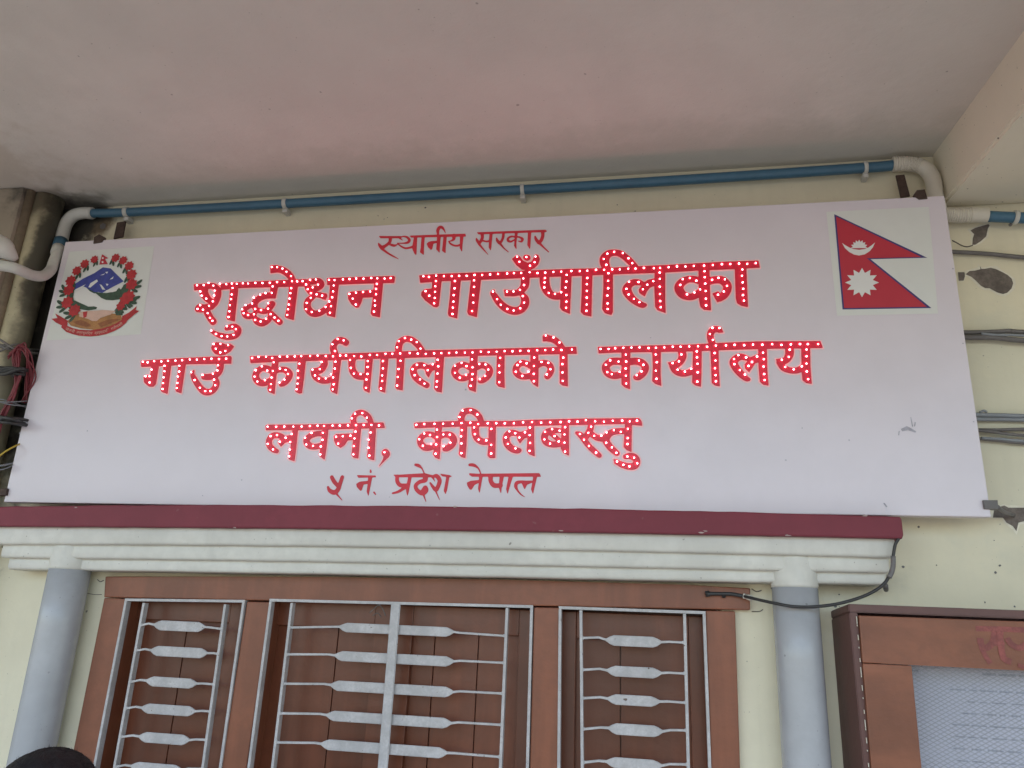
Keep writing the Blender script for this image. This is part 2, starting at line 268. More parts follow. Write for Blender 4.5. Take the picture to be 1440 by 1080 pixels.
# ================================================================= SIGNBOARD
YB = -0.10; BX, BZ = -1.3, 2.33; BW, BH = 2.6, 0.8344
sign = empty('signboard', (0, -0.09, BZ)); tag(sign, 'long white signboard with red Devanagari lettering, small lit bulbs, emblem and flag', 'signboard')
bm = bmesh.new(); bbox(bm, -1.3, 1.3, YB, YB+0.028, BZ, BZ+BH, 0.0025)
from_bm('panel', bm, 'board', sign)
LETTERS = {
 'w1a': ('paint',[('P',[(10557,7985),(11250,7944),(11256,7874),(10620,7907)]),('S',[(10926,7908,102),(10927,7780,95),(10838,7680,95),(10735,7616,108),(10658,7619,95)]),('S',[(10574,7747,32),(10615,7680,81),(10681,7607,104),(10758,7603,90)]),('S',[(10684,7572,77),(10884,7417,58),(11068,7300,45),(11245,7200,18)]),('S',[(10923,7699,59),(11014,7659,81),(11081,7644,76),(11165,7675,27)]),('S',[(11232,7903,36),(11338,7930,45),(11449,7892,67),(11518,7795,85),(11474,7724,81),(11357,7707,45),(11171,7721,27)]),('S',[(11224,7869,50),(11281,7835,31),(11310,7795,18)]),('S',[(11149,7726,22),(11278,7611,49),(11414,7542,58),(11543,7552,67),(11690,7591,89)]),('P',[(11648,7893),(11748,7887),(11761,7507),(11771,7296),(11705,7349),(11633,7502),(11624,7605)]),('P',[(11510,7946),(13189,7919),(13215,7826),(11559,7879)]),('P',[(11877,7892),(11976,7887),(11980,7496),(11996,7290),(11867,7387),(11882,7501)]),('P',[(12050,7653),(12099,7708),(12193,7733),(12375,7732),(12379,7670),(12253,7642),(12234,7472),(12193,7446),(12096,7540)]),('P',[(12350,7925),(12457,7919),(12457,7472),(12467,7331),(12352,7455)]),('P',[(12543,7914),(12639,7909),(12633,7463),(12643,7311),(12525,7405)]),('S',[(12376,7923,58),(12357,8075,100),(12408,8169,100),(12484,8153,80),(12550,8064,44),(12592,7969,22)]),('S',[(12849,7875,119),(12856,7767,88),(12786,7711,48),(12701,7704,22)]),('S',[(12702,7692,26),(12764,7621,53),(12863,7561,57),(12970,7542,61),(13083,7577,66)]),('P',[(13032,7888),(13138,7882),(13127,7552),(13130,7321),(13048,7465),(13042,7670)])],[]),
 'w1b': ('paint',[('P',[(13519,7947),(15516,7919),(15568,7876),(15543,7844),(13576,7875)]),('S',[(13684,7876,92),(13700,7773,92),(13664,7661,91),(13616,7584,83)]),('S',[(13519,7759,26),(13544,7690,74),(13605,7596,91)]),('S',[(13613,7562,70),(13752,7385,43),(13902,7205,17)]),('S',[(13695,7671,48),(13832,7634,56),(13945,7658,61)]),('P',[(13903,7887),(13993,7882),(13977,7442),(13962,7325),(13898,7446),(13899,7671)]),('S',[(14310,7831,78),(14304,7741,78),(14268,7630,78),(14218,7576,86)]),('S',[(14114,7733,35),(14136,7655,78),(14198,7577,95)]),('S',[(14230,7541,69),(14350,7389,39),(14482,7269,26)]),('P',[(14638,7893),(14725,7888),(14697,7540),(14715,7322),(14631,7454),(14641,7610)]),('S',[(14675,7721,47),(14561,7759,56),(14456,7710,69),(14453,7631,73),(14537,7593,60),(14657,7659,39)]),('S',[(14685,7739,47),(14788,7720,56),(14868,7655,77),(14839,7578,56),(14748,7605,26)]),('P',[(15018,7883),(15114,7878),(15104,7452),(15098,7314),(15012,7457)]),('S',[(15441,7849,103),(15445,7725,94),(15408,7593,102),(15355,7529,98)]),('S',[(15227,7726,47),(15257,7628,85),(15335,7518,98)]),('S',[(15376,7483,72),(15491,7355,42),(15632,7210,29)])],[]),
 'w2a': ('led',[('P',[(4827,6651),(5180,6654),(5317,6679),(5351,6483),(5051,6455),(4881,6443)]),('S',[(5334,6577,188),(5501,6559,199),(5650,6437,205),(5698,6249,198),(5651,6020,197),(5546,5886,185)]),('S',[(5192,6478,282),(5224,6336,262),(5372,6157,205),(5530,6047,167)]),('S',[(5145,5858,267),(5297,5848,255),(5521,5898,208)]),('S',[(5422,5729,208),(5559,5542,207),(5686,5402,206)]),('P',[(6055,6444),(6320,6446),(6374,5386),(6123,5462),(6085,5526),(6096,6050)]),('P',[(5705,6621),(5928,6654),(7078,6663),(7939,6670),(8477,6670),(8507,6436),(7969,6446),(6420,6465),(5774,6432)]),('S',[(6161,5186,151),(6253,5220,181),(6404,5224,188),(6529,5101,210),(6478,4953,195),(6244,4908,187),(6025,4951,173),(5847,5015,136),(5695,5101,106)]),('P',[(7346,6463),(7596,6453),(7569,6084),(7399,6090)]),('S',[(7465,6184,191),(7239,6181,201),(7046,6108,205),(6922,5953,205),(6995,5768,163),(7175,5695,163),(7322,5690,169),(7409,5788,215),(7472,5899,226)]),('S',[(6872,5909,159),(6745,5845,148),(6622,5758,178),(6680,5609,200),(6814,5544,190),(6954,5589,158),(6994,5701,113)]),('S',[(7005,5475,158),(7098,5382,214),(7253,5322,224),(7402,5373,190),(7485,5493,168),(7479,5617,169)]),('S',[(7504,5594,180),(7658,5455,188),(7810,5327,178)]),('P',[(7244,7169),(7461,7173),(7495,6929),(7288,6910)]),('S',[(7456,7050,227),(7644,7006,212),(7829,6894,207),(7960,6761,201),(8047,6619,191)]),('P',[(7941,6486),(8222,6479),(8235,5374),(7993,5449),(7947,5490),(7975,5983)]),('S',[(8469,6556,159),(8533,6576,170),(8666,6582,192),(8844,6587,203),(8950,6473,198),(8859,6370,189),(8695,6353,175),(8534,6394,171)]),('S',[(8497,6509,158),(8563,6347,176),(8713,6205,170),(8897,6153,174),(9101,6101,165)]),('P',[(9023,6205),(9152,6189),(9156,5975),(9023,6018)]),('S',[(8728,6092,179),(8600,5961,212),(8611,5759,211),(8769,5586,204),(8969,5564,199),(9153,5663,203),(9270,5781,199),(9323,5891,155)]),('P',[(9221,6480),(9495,6492),(9497,5424),(9250,5489),(9221,5550),(9252,5938)]),('P',[(9100,6667),(9186,6682),(10196,6672),(11158,6660),(11193,6621),(11184,6440),(10219,6452),(9136,6452)]),('P',[(9804,6164),(9896,6217),(10563,6247),(10586,6013),(10275,6013),(10248,5858),(10188,5710),(10102,5704),(9951,5813),(9835,5984)]),('P',[(10576,6448),(10844,6460),(10850,5382),(10622,5434),(10562,5506),(10579,5980)])],[(4954,6604),(5178,6600),(5326,6664),(5499,6571),(5574,6405),(5582,6246),(5568,6057),(5471,5916),(5176,5944),(5110,5827),(5295,5798),(5466,5678),(5566,5529),(5663,5430),(5100,6399),(5172,6257),(5337,6154),(5705,6626),(5918,6601),(6096,6617),(6260,6603),(6453,6610),(6623,6596),(6858,6607),(7088,6593),(7323,6591),(7550,6607),(7780,6595),(6143,6469),(6149,6260),(6151,6106),(6150,5911),(6164,5716),(6166,5535),(7431,6471),(7431,6265),(7232,6261),(7071,6217),(6877,6130),(6855,5943),(6978,5764),(7171,5724),(7386,5760),(7366,5932),(6653,5898),(6565,5765),(6632,5640),(6780,5579),(6965,5595),(7030,5416),(7213,5363),(7370,5441),(7495,5583),(7633,5473),(7766,5366),(6159,5241),(6336,5225),(6463,5140),(6416,4963),(6224,4919),(6043,4935),(5848,5008),(5681,5117),(7310,7107),(7483,7095),(7662,7040),(7806,6929),(7968,6784),(8025,6613),(8188,6602),(8358,6602),(8028,6391),(8025,6231),(8021,6057),(8024,5869),(8023,5718),(8020,5541),(8482,6492),(8589,6631),(8770,6640),(8858,6472),(8702,6387),(8553,6336),(8669,6207),(8851,6162),(9029,6115),(8681,6057),(8579,5901),(8585,5704),(8770,5609),(8999,5641),(9177,5755),(9269,5922),(9177,6614),(9355,6595),(9613,6607),(9814,6610),(10017,6618),(10242,6604),(10479,6615),(10663,6596),(10886,6582),(11067,6590),(9349,6423),(9353,6235),(9344,6051),(9341,5770),(9332,5568),(9861,6140),(10057,6170),(10272,6182),(10487,6190),(9980,5984),(10092,5797),(10664,6422),(10656,6266),(10673,6094),(10655,5899),(10676,5746),(10665,5558)]),
 'w2b': ('led',[('P',[(11908,6644),(12082,6659),(12544,6669),(13583,6668),(14686,6653),(15410,6661),(16205,6661),(17067,6640),(18071,6655),(18718,6658),(19694,6677),(20398,6687),(21247,6683),(21272,6470),(20572,6460),(19650,6454),(18808,6436),(17378,6440),(16405,6434),(15616,6440),(14453,6432),(13719,6431),(12582,6434),(11958,6408)]),('P',[(12314,6511),(12587,6500),(12561,5690),(12513,5636),(12408,5652),(12144,5857),(12016,6015),(12018,6125),(12117,6205),(12315,6219)]),('P',[(12861,6467),(13146,6455),(13116,5274),(12872,5352),(12835,5444),(12861,5984)]),('P',[(13446,6465),(13734,6464),(13674,5300),(13431,5377),(13389,5469),(13426,6181)]),('S',[(14973,6554,220),(14995,6379,246),(14976,6185,233),(14851,6028,197),(14693,5981,183),(14511,5998,177)]),('P',[(14396,6110),(14528,6090),(14556,5895),(14435,5904)]),('S',[(14935,5929,155),(15010,5787,223),(14996,5607,236),(14872,5473,230),(14684,5458,230),(14470,5550,217),(14282,5727,203),(14152,5915,177),(14082,6025,126),(14123,6099,46)]),('P',[(14590,7039),(14728,7154),(14815,7110),(14918,6968),(15051,6896),(15161,6935),(15227,7091),(15265,7151),(15340,7130),(15389,6995),(15349,6843),(15238,6721),(15090,6662),(14887,6695),(14720,6845)]),('S',[(14995,7069,169),(15032,7051,178)]),('S',[(15534,6530,270),(15541,6270,273),(15606,6053,243),(15728,5899,205),(15887,5846,204),(16063,5876,204)]),('P',[(16000,6553),(16286,6541),(16274,5858),(16258,5312),(16042,5419),(15982,5510),(15992,5996)]),('P',[(16571,6485),(16858,6473),(16842,5215),(16625,5275),(16549,5365),(16568,5952)]),('P',[(17156,6482),(17417,6471),(17417,5337),(17379,5245),(17199,5303),(17127,5429),(17157,6035)]),('S',[(17233,6650,225),(17187,6803,256),(17193,6943,263),(17300,7068,222),(17455,7098,189),(17611,7060,189),(17765,6938,188),(17899,6792,187),(18013,6647,172)]),('P',[(18102,5957),(18237,6161),(18352,6241),(18541,6275),(18538,6061),(18405,6008),(18328,5906),(18266,5753),(18120,5862)]),('S',[(18199,6142,120),(18104,6177,168),(17971,6182,184),(17847,6103,200),(17789,5958,250),(17874,5773,219),(18024,5616,188),(18183,5513,169),(18258,5505,122)]),('P',[(18535,6465),(18818,6453),(18802,5640),(18807,5255),(18592,5345),(18532,5444),(18518,5982)]),('P',[(19691,6562),(19978,6549),(19971,5721),(19978,5293),(19797,5316),(19705,5404),(19675,5609)]),('S',[(19733,6142,196),(19568,6207,192),(19401,6208,197),(19241,6121,226),(19162,5968,236),(19241,5789,225),(19387,5705,195),(19544,5716,194),(19703,5813,214)]),('S',[(19972,6143,214),(20120,6168,210),(20284,6151,223),(20403,6022,228),(20410,5878,222),(20331,5728,215),(20200,5635,202)]),('P',[(20023,5776),(20180,5836),(20283,5668),(20149,5506)]),('P',[(20629,6520),(20929,6506),(20913,5353),(20740,5399),(20640,5477),(20615,5616)])],[(12044,6605),(12209,6578),(12419,6609),(12649,6582),(12878,6577),(13095,6574),(13315,6565),(13541,6582),(13763,6572),(13990,6578),(14216,6586),(14477,6586),(12426,6440),(12417,6279),(12423,6105),(12427,5917),(12422,5756),(12143,6138),(12261,5993),(12980,6418),(12986,6193),(12973,5984),(12979,5786),(12972,5603),(12977,5411),(13537,6417),(13549,6215),(13538,5963),(13553,5736),(13533,5481),(14669,6589),(14877,6588),(15112,6598),(15333,6564),(15553,6568),(15781,6578),(15999,6579),(16279,6584),(16511,6574),(14740,7098),(14811,6934),(15005,7073),(15264,7074),(15243,6903),(15117,6799),(14941,6416),(14969,6215),(14857,6075),(14679,6031),(14494,6035),(14946,5883),(14991,5685),(14886,5521),(14707,5459),(14528,5512),(14336,5642),(14225,5817),(14097,6050),(15547,6406),(15541,6272),(15539,6120),(15666,5950),(15838,5916),(16010,5959),(16149,6473),(16147,6274),(16129,6093),(16155,5866),(16158,5672),(16154,5493),(16717,6576),(16957,6593),(17178,6584),(17397,6587),(17602,6574),(17831,6587),(18028,6581),(18251,6592),(18517,6572),(18682,6573),(18909,6582),(19131,6597),(16719,6357),(16708,6170),(16710,5972),(16712,5772),(16712,5568),(16706,5385),(17295,6476),(17288,6248),(17290,6026),(17268,5812),(17274,5582),(17276,5418),(17238,6731),(17164,6910),(17266,7068),(17451,7115),(17684,7063),(17838,6900),(17943,6749),(17853,6196),(18104,6177),(18336,6092),(18498,6188),(18218,5961),(17778,5990),(17838,5825),(17979,5688),(18123,5588),(18670,6434),(18669,6249),(18663,6019),(18665,5804),(18667,5602),(18680,5422),(19352,6583),(19572,6592),(19840,6587),(20066,6595),(20303,6610),(20518,6604),(20743,6609),(20953,6589),(21170,6602),(19845,6423),(19845,6250),(19853,6063),(19857,5846),(19853,5627),(19852,5435),(19271,6213),(19458,6241),(19624,6155),(19202,6051),(19370,5770),(19564,5816),(19714,5899),(20032,6165),(20199,6216),(20362,6166),(20408,5975),(20318,5816),(20167,5728),(20820,6432),(20802,6249),(20811,6059),(20815,5873),(20801,5694),(20818,5535)]),
 'w3a': ('led',[('P',[(3540,4227),(4725,4280),(6411,4320),(6455,4282),(6479,4081),(5036,4087),(4538,4052),(3599,4032)]),('P',[(3920,4080),(4164,4075),(4184,3504),(4115,3411),(3971,3420),(3788,3549),(3739,3708),(3807,3772),(3942,3770),(3939,3902)]),('P',[(4311,4094),(4564,4100),(4612,3184),(4413,3251),(4370,3317),(4378,3632)]),('P',[(4787,4096),(5029,4102),(5052,3196),(4876,3256),(4839,3332),(4848,3624)]),('S',[(6102,4147,222),(6154,3972,203),(6121,3810,194),(5985,3710,194),(5810,3685,190),(5685,3694,172)]),('S',[(6042,3638,145),(6111,3497,188),(6081,3344,201),(5955,3232,192),(5773,3249,197),(5593,3387,176),(5436,3572,166),(5303,3769,124),(5320,3878,58)]),('P',[(5755,4594),(5792,4715),(5898,4757),(6084,4730),(6230,4671),(6349,4702),(6481,4610),(6398,4465),(6247,4363),(6082,4335),(5915,4387),(5793,4505)])],[(3630,4187),(3793,4166),(4001,4198),(4235,4186),(4449,4204),(4689,4202),(4904,4208),(5148,4228),(5377,4221),(5607,4234),(5835,4238),(6076,4224),(6302,4230),(3966,3939),(3810,3735),(3943,3733),(3984,3540),(4364,4049),(4396,3879),(4408,3690),(4421,3516),(4439,3338),(4848,4040),(4874,3862),(4862,3709),(4880,3513),(4891,3357),(6077,4030),(6085,3875),(5960,3778),(5642,3744),(6027,3597),(6094,3425),(5974,3253),(5810,3255),(5622,3358),(5416,3594),(5267,3831),(5829,4694),(6045,4694),(6294,4648),(5923,4546),(6083,4426),(6238,4468)]),
 'w3b': ('led',[('P',[(7028,4293),(8194,4294),(9487,4303),(9741,4312),(11396,4335),(12278,4356),(13909,4361),(15283,4363),(16446,4362),(16468,4160),(15386,4163),(13919,4165),(12820,4153),(11702,4143),(10792,4137),(9826,4125),(8760,4111),(7958,4105),(7078,4084)]),('P',[(7746,4135),(7944,4131),(7934,3661),(7954,3138),(7764,3209),(7713,3305),(7741,3643)]),('S',[(7803,3813,181),(7638,3901,182),(7460,3922,178),(7313,3800,200),(7309,3639,203),(7434,3503,194),(7613,3475,181),(7775,3558,172)]),('S',[(7867,3822,151),(8034,3872,164),(8200,3848,185),(8325,3729,197),(8302,3581,184),(8199,3467,171),(8118,3426,137)]),('P',[(8523,4141),(8767,4136),(8779,3626),(8775,3161),(8692,3146),(8570,3210),(8567,3524)]),('S',[(9326,4125,171),(9342,3997,196),(9264,3850,208),(9119,3811,181),(9009,3834,119)]),('S',[(9001,3813,98),(9105,3663,186),(9280,3539,177),(9473,3515,168),(9637,3560,168)]),('P',[(9602,4140),(9825,4136),(9825,3115),(9648,3192),(9601,3275),(9631,3613)]),('S',[(9627,4289,203),(9551,4483,197),(9581,4633,198),(9696,4716,198),(9837,4691,197),(9918,4635,180)]),('P',[(9796,4779),(9994,4676),(9950,4534),(9836,4605)]),('S',[(10153,4193,233),(10158,3981,200),(10210,3791,199),(10340,3653,192),(10510,3619,191),(10623,3638,166)]),('P',[(10546,4184),(10762,4180),(10766,3141),(10608,3211),(10565,3287),(10564,3702)]),('P',[(10986,4175),(11219,4191),(11213,3140),(11054,3195),(11007,3281),(11011,3798)]),('P',[(11449,4207),(11686,4202),(11710,3201),(11545,3233),(11493,3295),(11488,3769)]),('S',[(11504,4290,188),(11485,4459,201),(11521,4617,201),(11654,4705,181),(11821,4688,178),(11974,4584,177),(12104,4444,170),(12212,4295,153)]),('S',[(12336,3867,155),(12190,3917,185),(12039,3893,195),(11967,3781,193),(12032,3605,192),(12185,3459,179),(12386,3340,162)]),('P',[(12275,3868),(12412,3934),(12591,3976),(12604,3790),(12506,3751),(12453,3645),(12420,3553),(12338,3655)]),('P',[(12581,4173),(12815,4168),(12821,3126),(12675,3158),(12597,3240),(12587,3749)]),('P',[(13540,4183),(13760,4178),(13768,3546),(13762,3128),(13583,3196),(13537,3287),(13557,3549)]),('S',[(13581,3823,169),(13458,3893,165),(13317,3916,166),(13167,3825,186),(13148,3678,192),(13280,3544,181),(13440,3527,164),(13575,3590,160)]),('S',[(13739,3831,169),(13894,3889,177),(14034,3845,184),(14115,3722,191),(14077,3581,179),(13955,3466,163),(13868,3443,139)]),('P',[(14293,4187),(14505,4183),(14527,3554),(14554,3233),(14378,3276),(14308,3357),(14299,3840)]),('P',[(15210,4228),(15427,4223),(15453,3539),(15448,3245),(15320,3322),(15220,3463),(15223,3823)]),('S',[(15262,3822,169),(15124,3906,166),(14968,3933,174),(14852,3830,182),(14842,3679,187),(14962,3563,169),(15117,3544,161),(15289,3581,149)]),('S',[(15424,3880,193),(15566,3923,173),(15711,3878,176),(15781,3753,180),(15746,3623,183),(15691,3545,171)]),('P',[(16000,4211),(16214,4206),(16232,3526),(16241,3254),(16099,3281),(16019,3342)]),('S',[(15624,4633,180),(15819,4585,179),(15956,4486,170),(16064,4341,162)]),('P',[(15526,4687),(15563,4728),(15680,4729),(15665,4540),(15534,4535)])],[(7113,4233),(7310,4261),(7541,4263),(7736,4222),(7964,4256),(8195,4255),(8423,4255),(8624,4257),(8890,4256),(9117,4262),(9361,4243),(9580,4232),(9793,4251),(7801,4091),(7812,3827),(7803,3631),(7814,3434),(7817,3266),(7640,3841),(7452,3973),(7282,3858),(7278,3668),(7384,3519),(7612,3556),(8018,3894),(8200,3852),(8286,3730),(8203,3564),(8068,3479),(8593,4033),(8576,3820),(8608,3608),(8615,3437),(8611,3272),(9260,4071),(9229,3857),(9014,3846),(9111,3672),(9237,3577),(9441,3578),(9584,3693),(9674,4069),(9676,3866),(9659,3604),(9697,3403),(9687,3254),(9620,4389),(9521,4596),(9662,4752),(9846,4706),(9965,4248),(10210,4225),(10422,4212),(10670,4249),(10885,4245),(11128,4273),(11325,4271),(11552,4276),(11828,4281),(12061,4259),(12289,4246),(12530,4255),(10102,4113),(10149,3878),(10259,3707),(10455,3689),(10627,4069),(10638,3894),(10659,3690),(10644,3528),(10654,3286),(11073,4060),(11093,3846),(11091,3637),(11105,3481),(11089,3260),(11582,4058),(11545,3819),(11542,3588),(11546,3340),(11448,4458),(11481,4641),(11652,4730),(11838,4677),(12005,4598),(12130,4404),(12061,3932),(12277,3916),(12513,3936),(11951,3806),(12384,3769),(12024,3632),(12185,3506),(12320,3384),(12736,4259),(12955,4256),(13161,4266),(13402,4258),(13614,4260),(13846,4275),(14063,4258),(14285,4265),(12645,4065),(12674,3877),(12667,3668),(12667,3444),(12666,3285),(13613,4056),(13638,3830),(13649,3635),(13644,3483),(13617,3304),(13324,3963),(13467,3868),(13145,3885),(13158,3680),(13302,3539),(13470,3614),(13823,3919),(13994,3903),(14078,3757),(13998,3579),(13860,3490),(14505,4279),(14721,4268),(14936,4275),(15164,4268),(15396,4279),(15614,4280),(15826,4292),(16048,4274),(16331,4280),(14390,4085),(14373,3863),(14391,3671),(14398,3395),(15321,4076),(15321,3835),(15324,3613),(15334,3407),(14949,3964),(15120,3916),(14869,3872),(14834,3681),(15014,3562),(15178,3675),(15523,3946),(15707,3916),(15768,3737),(15673,3593),(16103,4055),(16083,3875),(16092,3641),(16102,3407),(15618,4701),(15829,4640),(15994,4491)]),
 'w3c': ('led',[('P',[(17018,4345),(18493,4353),(19476,4353),(20301,4384),(21080,4398),(22628,4369),(22673,4180),(21348,4188),(20293,4179),(19470,4163),(18416,4165),(17436,4173),(17039,4157)]),('P',[(17641,4204),(17877,4199),(17851,3578),(17861,3154),(17721,3206),(17639,3289),(17640,3679)]),('S',[(17659,3915,199),(17511,3934,196),(17353,3912,200),(17232,3785,203),(17279,3617,202),(17418,3536,186),(17566,3547,190),(17658,3601,160)]),('S',[(17862,3911,191),(18010,3924,194),(18165,3876,197),(18255,3756,185),(18208,3601,181),(18079,3486,173),(18006,3478,132)]),('P',[(18435,4206),(18662,4201),(18644,3564),(18659,3232),(18498,3292),(18423,3374),(18447,3763)]),('S',[(19191,4179,198),(19211,4041,203),(19153,3895,184),(19037,3810,184),(18938,3822,131)]),('P',[(18827,3876),(18994,3889),(19027,3752),(18900,3715)]),('S',[(18937,3773,143),(19024,3645,183),(19166,3565,171),(19328,3576,167),(19472,3637,167)]),('P',[(19480,4182),(19701,4177),(19674,3547),(19648,3193),(19500,3243),(19431,3317),(19449,3647)]),('P',[(19919,4191),(20121,4187),(20111,3635),(20115,3200),(19993,3226),(19917,3294)]),('S',[(19987,4337,165),(19934,4486,169),(19940,4654,177),(20030,4755,174),(20138,4758,166)]),('P',[(20123,4847),(20203,4825),(20269,4665),(20134,4659)]),('S',[(20803,3949,140),(20690,3986,169),(20584,3963,188),(20482,3849,206),(20536,3685,198),(20651,3521,182),(20767,3399,138),(20826,3379,101)]),('P',[(20797,4016),(20900,3970),(21096,4043),(21084,3828),(21014,3806),(20957,3715),(20848,3561),(20754,3671),(20751,3786),(20825,3871)]),('P',[(21105,4213),(21318,4208),(21298,3614),(21305,3202),(21173,3234),(21095,3314),(21087,3713)]),('S',[(21869,4195,211),(21857,4022,203),(21780,3890,177),(21673,3835,159),(21588,3852,116)]),('P',[(21519,3911),(21662,3921),(21687,3778),(21574,3761)]),('S',[(21594,3808,134),(21689,3673,166),(21830,3604,155),(22000,3592,158),(22159,3665,161)]),('P',[(22153,4198),(22367,4193),(22339,3689),(22339,3231),(22206,3260),(22122,3336),(22120,3599)])],[(17093,4280),(17303,4274),(17477,4290),(17692,4297),(17902,4298),(18113,4299),(18346,4275),(18535,4279),(18751,4282),(18967,4296),(19167,4292),(19387,4294),(17756,4106),(17762,3911),(17749,3719),(17753,3521),(17760,3308),(17345,3954),(17566,3915),(17234,3833),(17271,3629),(17388,3570),(17593,3631),(18094,3934),(18207,3814),(18155,3633),(18032,3530),(18527,4091),(18551,3878),(18522,3646),(18536,3426),(19609,4293),(19837,4274),(20058,4302),(20310,4300),(20527,4312),(20762,4297),(20980,4307),(21211,4299),(19183,4079),(19115,3888),(18953,3845),(19077,3663),(19257,3608),(19417,3682),(19574,4154),(19573,3992),(19580,3815),(19580,3585),(19559,3332),(20021,4099),(20033,3893),(20014,3685),(20021,3497),(20022,3336),(19990,4461),(19919,4627),(19990,4798),(20166,4787),(21453,4307),(21677,4282),(21906,4292),(22127,4294),(22315,4288),(22561,4282),(20608,4028),(20795,3964),(21063,3980),(20932,3838),(20842,3733),(20494,3926),(20497,3787),(20624,3624),(20744,3504),(21215,4083),(21224,3905),(21208,3709),(21211,3509),(21214,3350),(21869,4149),(21833,3956),(21661,3883),(21730,3690),(21930,3620),(22130,3697),(22274,4143),(22261,3962),(22246,3769),(22240,3561),(22257,3355)]),
 'w4a': ('led',[('P',[(7814,2214),(7855,2255),(8913,2256),(10240,2274),(11244,2305),(11303,2150),(10338,2124),(9558,2106),(8934,2094),(7847,2094)]),('S',[(8349,1918,136),(8196,1955,165),(8055,1929,178),(7984,1808,178),(8016,1657,165),(8148,1547,152),(8249,1501,123)]),('P',[(8327,1918),(8617,1958),(8659,1797),(8458,1737),(8357,1627),(8254,1737),(8275,1814)]),('P',[(8637,2120),(8795,2119),(8811,1597),(8809,1221),(8647,1270),(8619,1319),(8644,1597)]),('S',[(9529,1996,163),(9364,1993,147),(9175,1927,163),(9081,1797,175),(9188,1661,175),(9347,1628,158),(9548,1667,162)]),('P',[(9515,2117),(9685,2116),(9690,1598),(9674,1269),(9547,1342),(9511,1401),(9511,1598)]),('P',[(9867,1931),(9923,1981),(10454,1998),(10472,1821),(10271,1802),(10207,1677),(10094,1594),(9958,1673),(9887,1796)]),('P',[(10417,2153),(10621,2152),(10629,1677),(10632,1302),(10484,1331),(10432,1403),(10431,1677)]),('P',[(10863,2171),(11045,2171),(11070,1599),(11084,1255),(10930,1293),(10873,1365),(10882,1677)]),('S',[(10428,2233,154),(10378,2364,158),(10400,2498,155),(10505,2578,155),(10638,2577,154),(10770,2488,162),(10859,2367,153),(10918,2231,141)]),('S',[(11377,1467,206),(11418,1415,177),(11383,1318,94),(11317,1212,39),(11238,1101,16)])],[(7890,2194),(8146,2189),(8387,2194),(8655,2193),(8901,2194),(9140,2205),(9366,2214),(9556,2207),(9803,2216),(10012,2215),(10248,2220),(8020,1925),(8204,1953),(7965,1703),(8144,1547),(8637,1978),(8472,1878),(8313,1765),(8623,1757),(8641,1545),(8645,1359),(9214,2011),(9544,2014),(9044,1877),(9557,1818),(9101,1687),(9303,1651),(9530,1632),(9542,1412),(10478,2227),(10698,2230),(10918,2229),(11134,2216),(9938,1901),(10130,1915),(10348,1932),(10022,1711),(10481,2045),(10473,1855),(10475,1644),(10487,1415),(10914,2020),(10878,1819),(10894,1595),(10941,1383),(10337,2418),(10415,2551),(10625,2563),(10767,2436),(11358,1475)]),
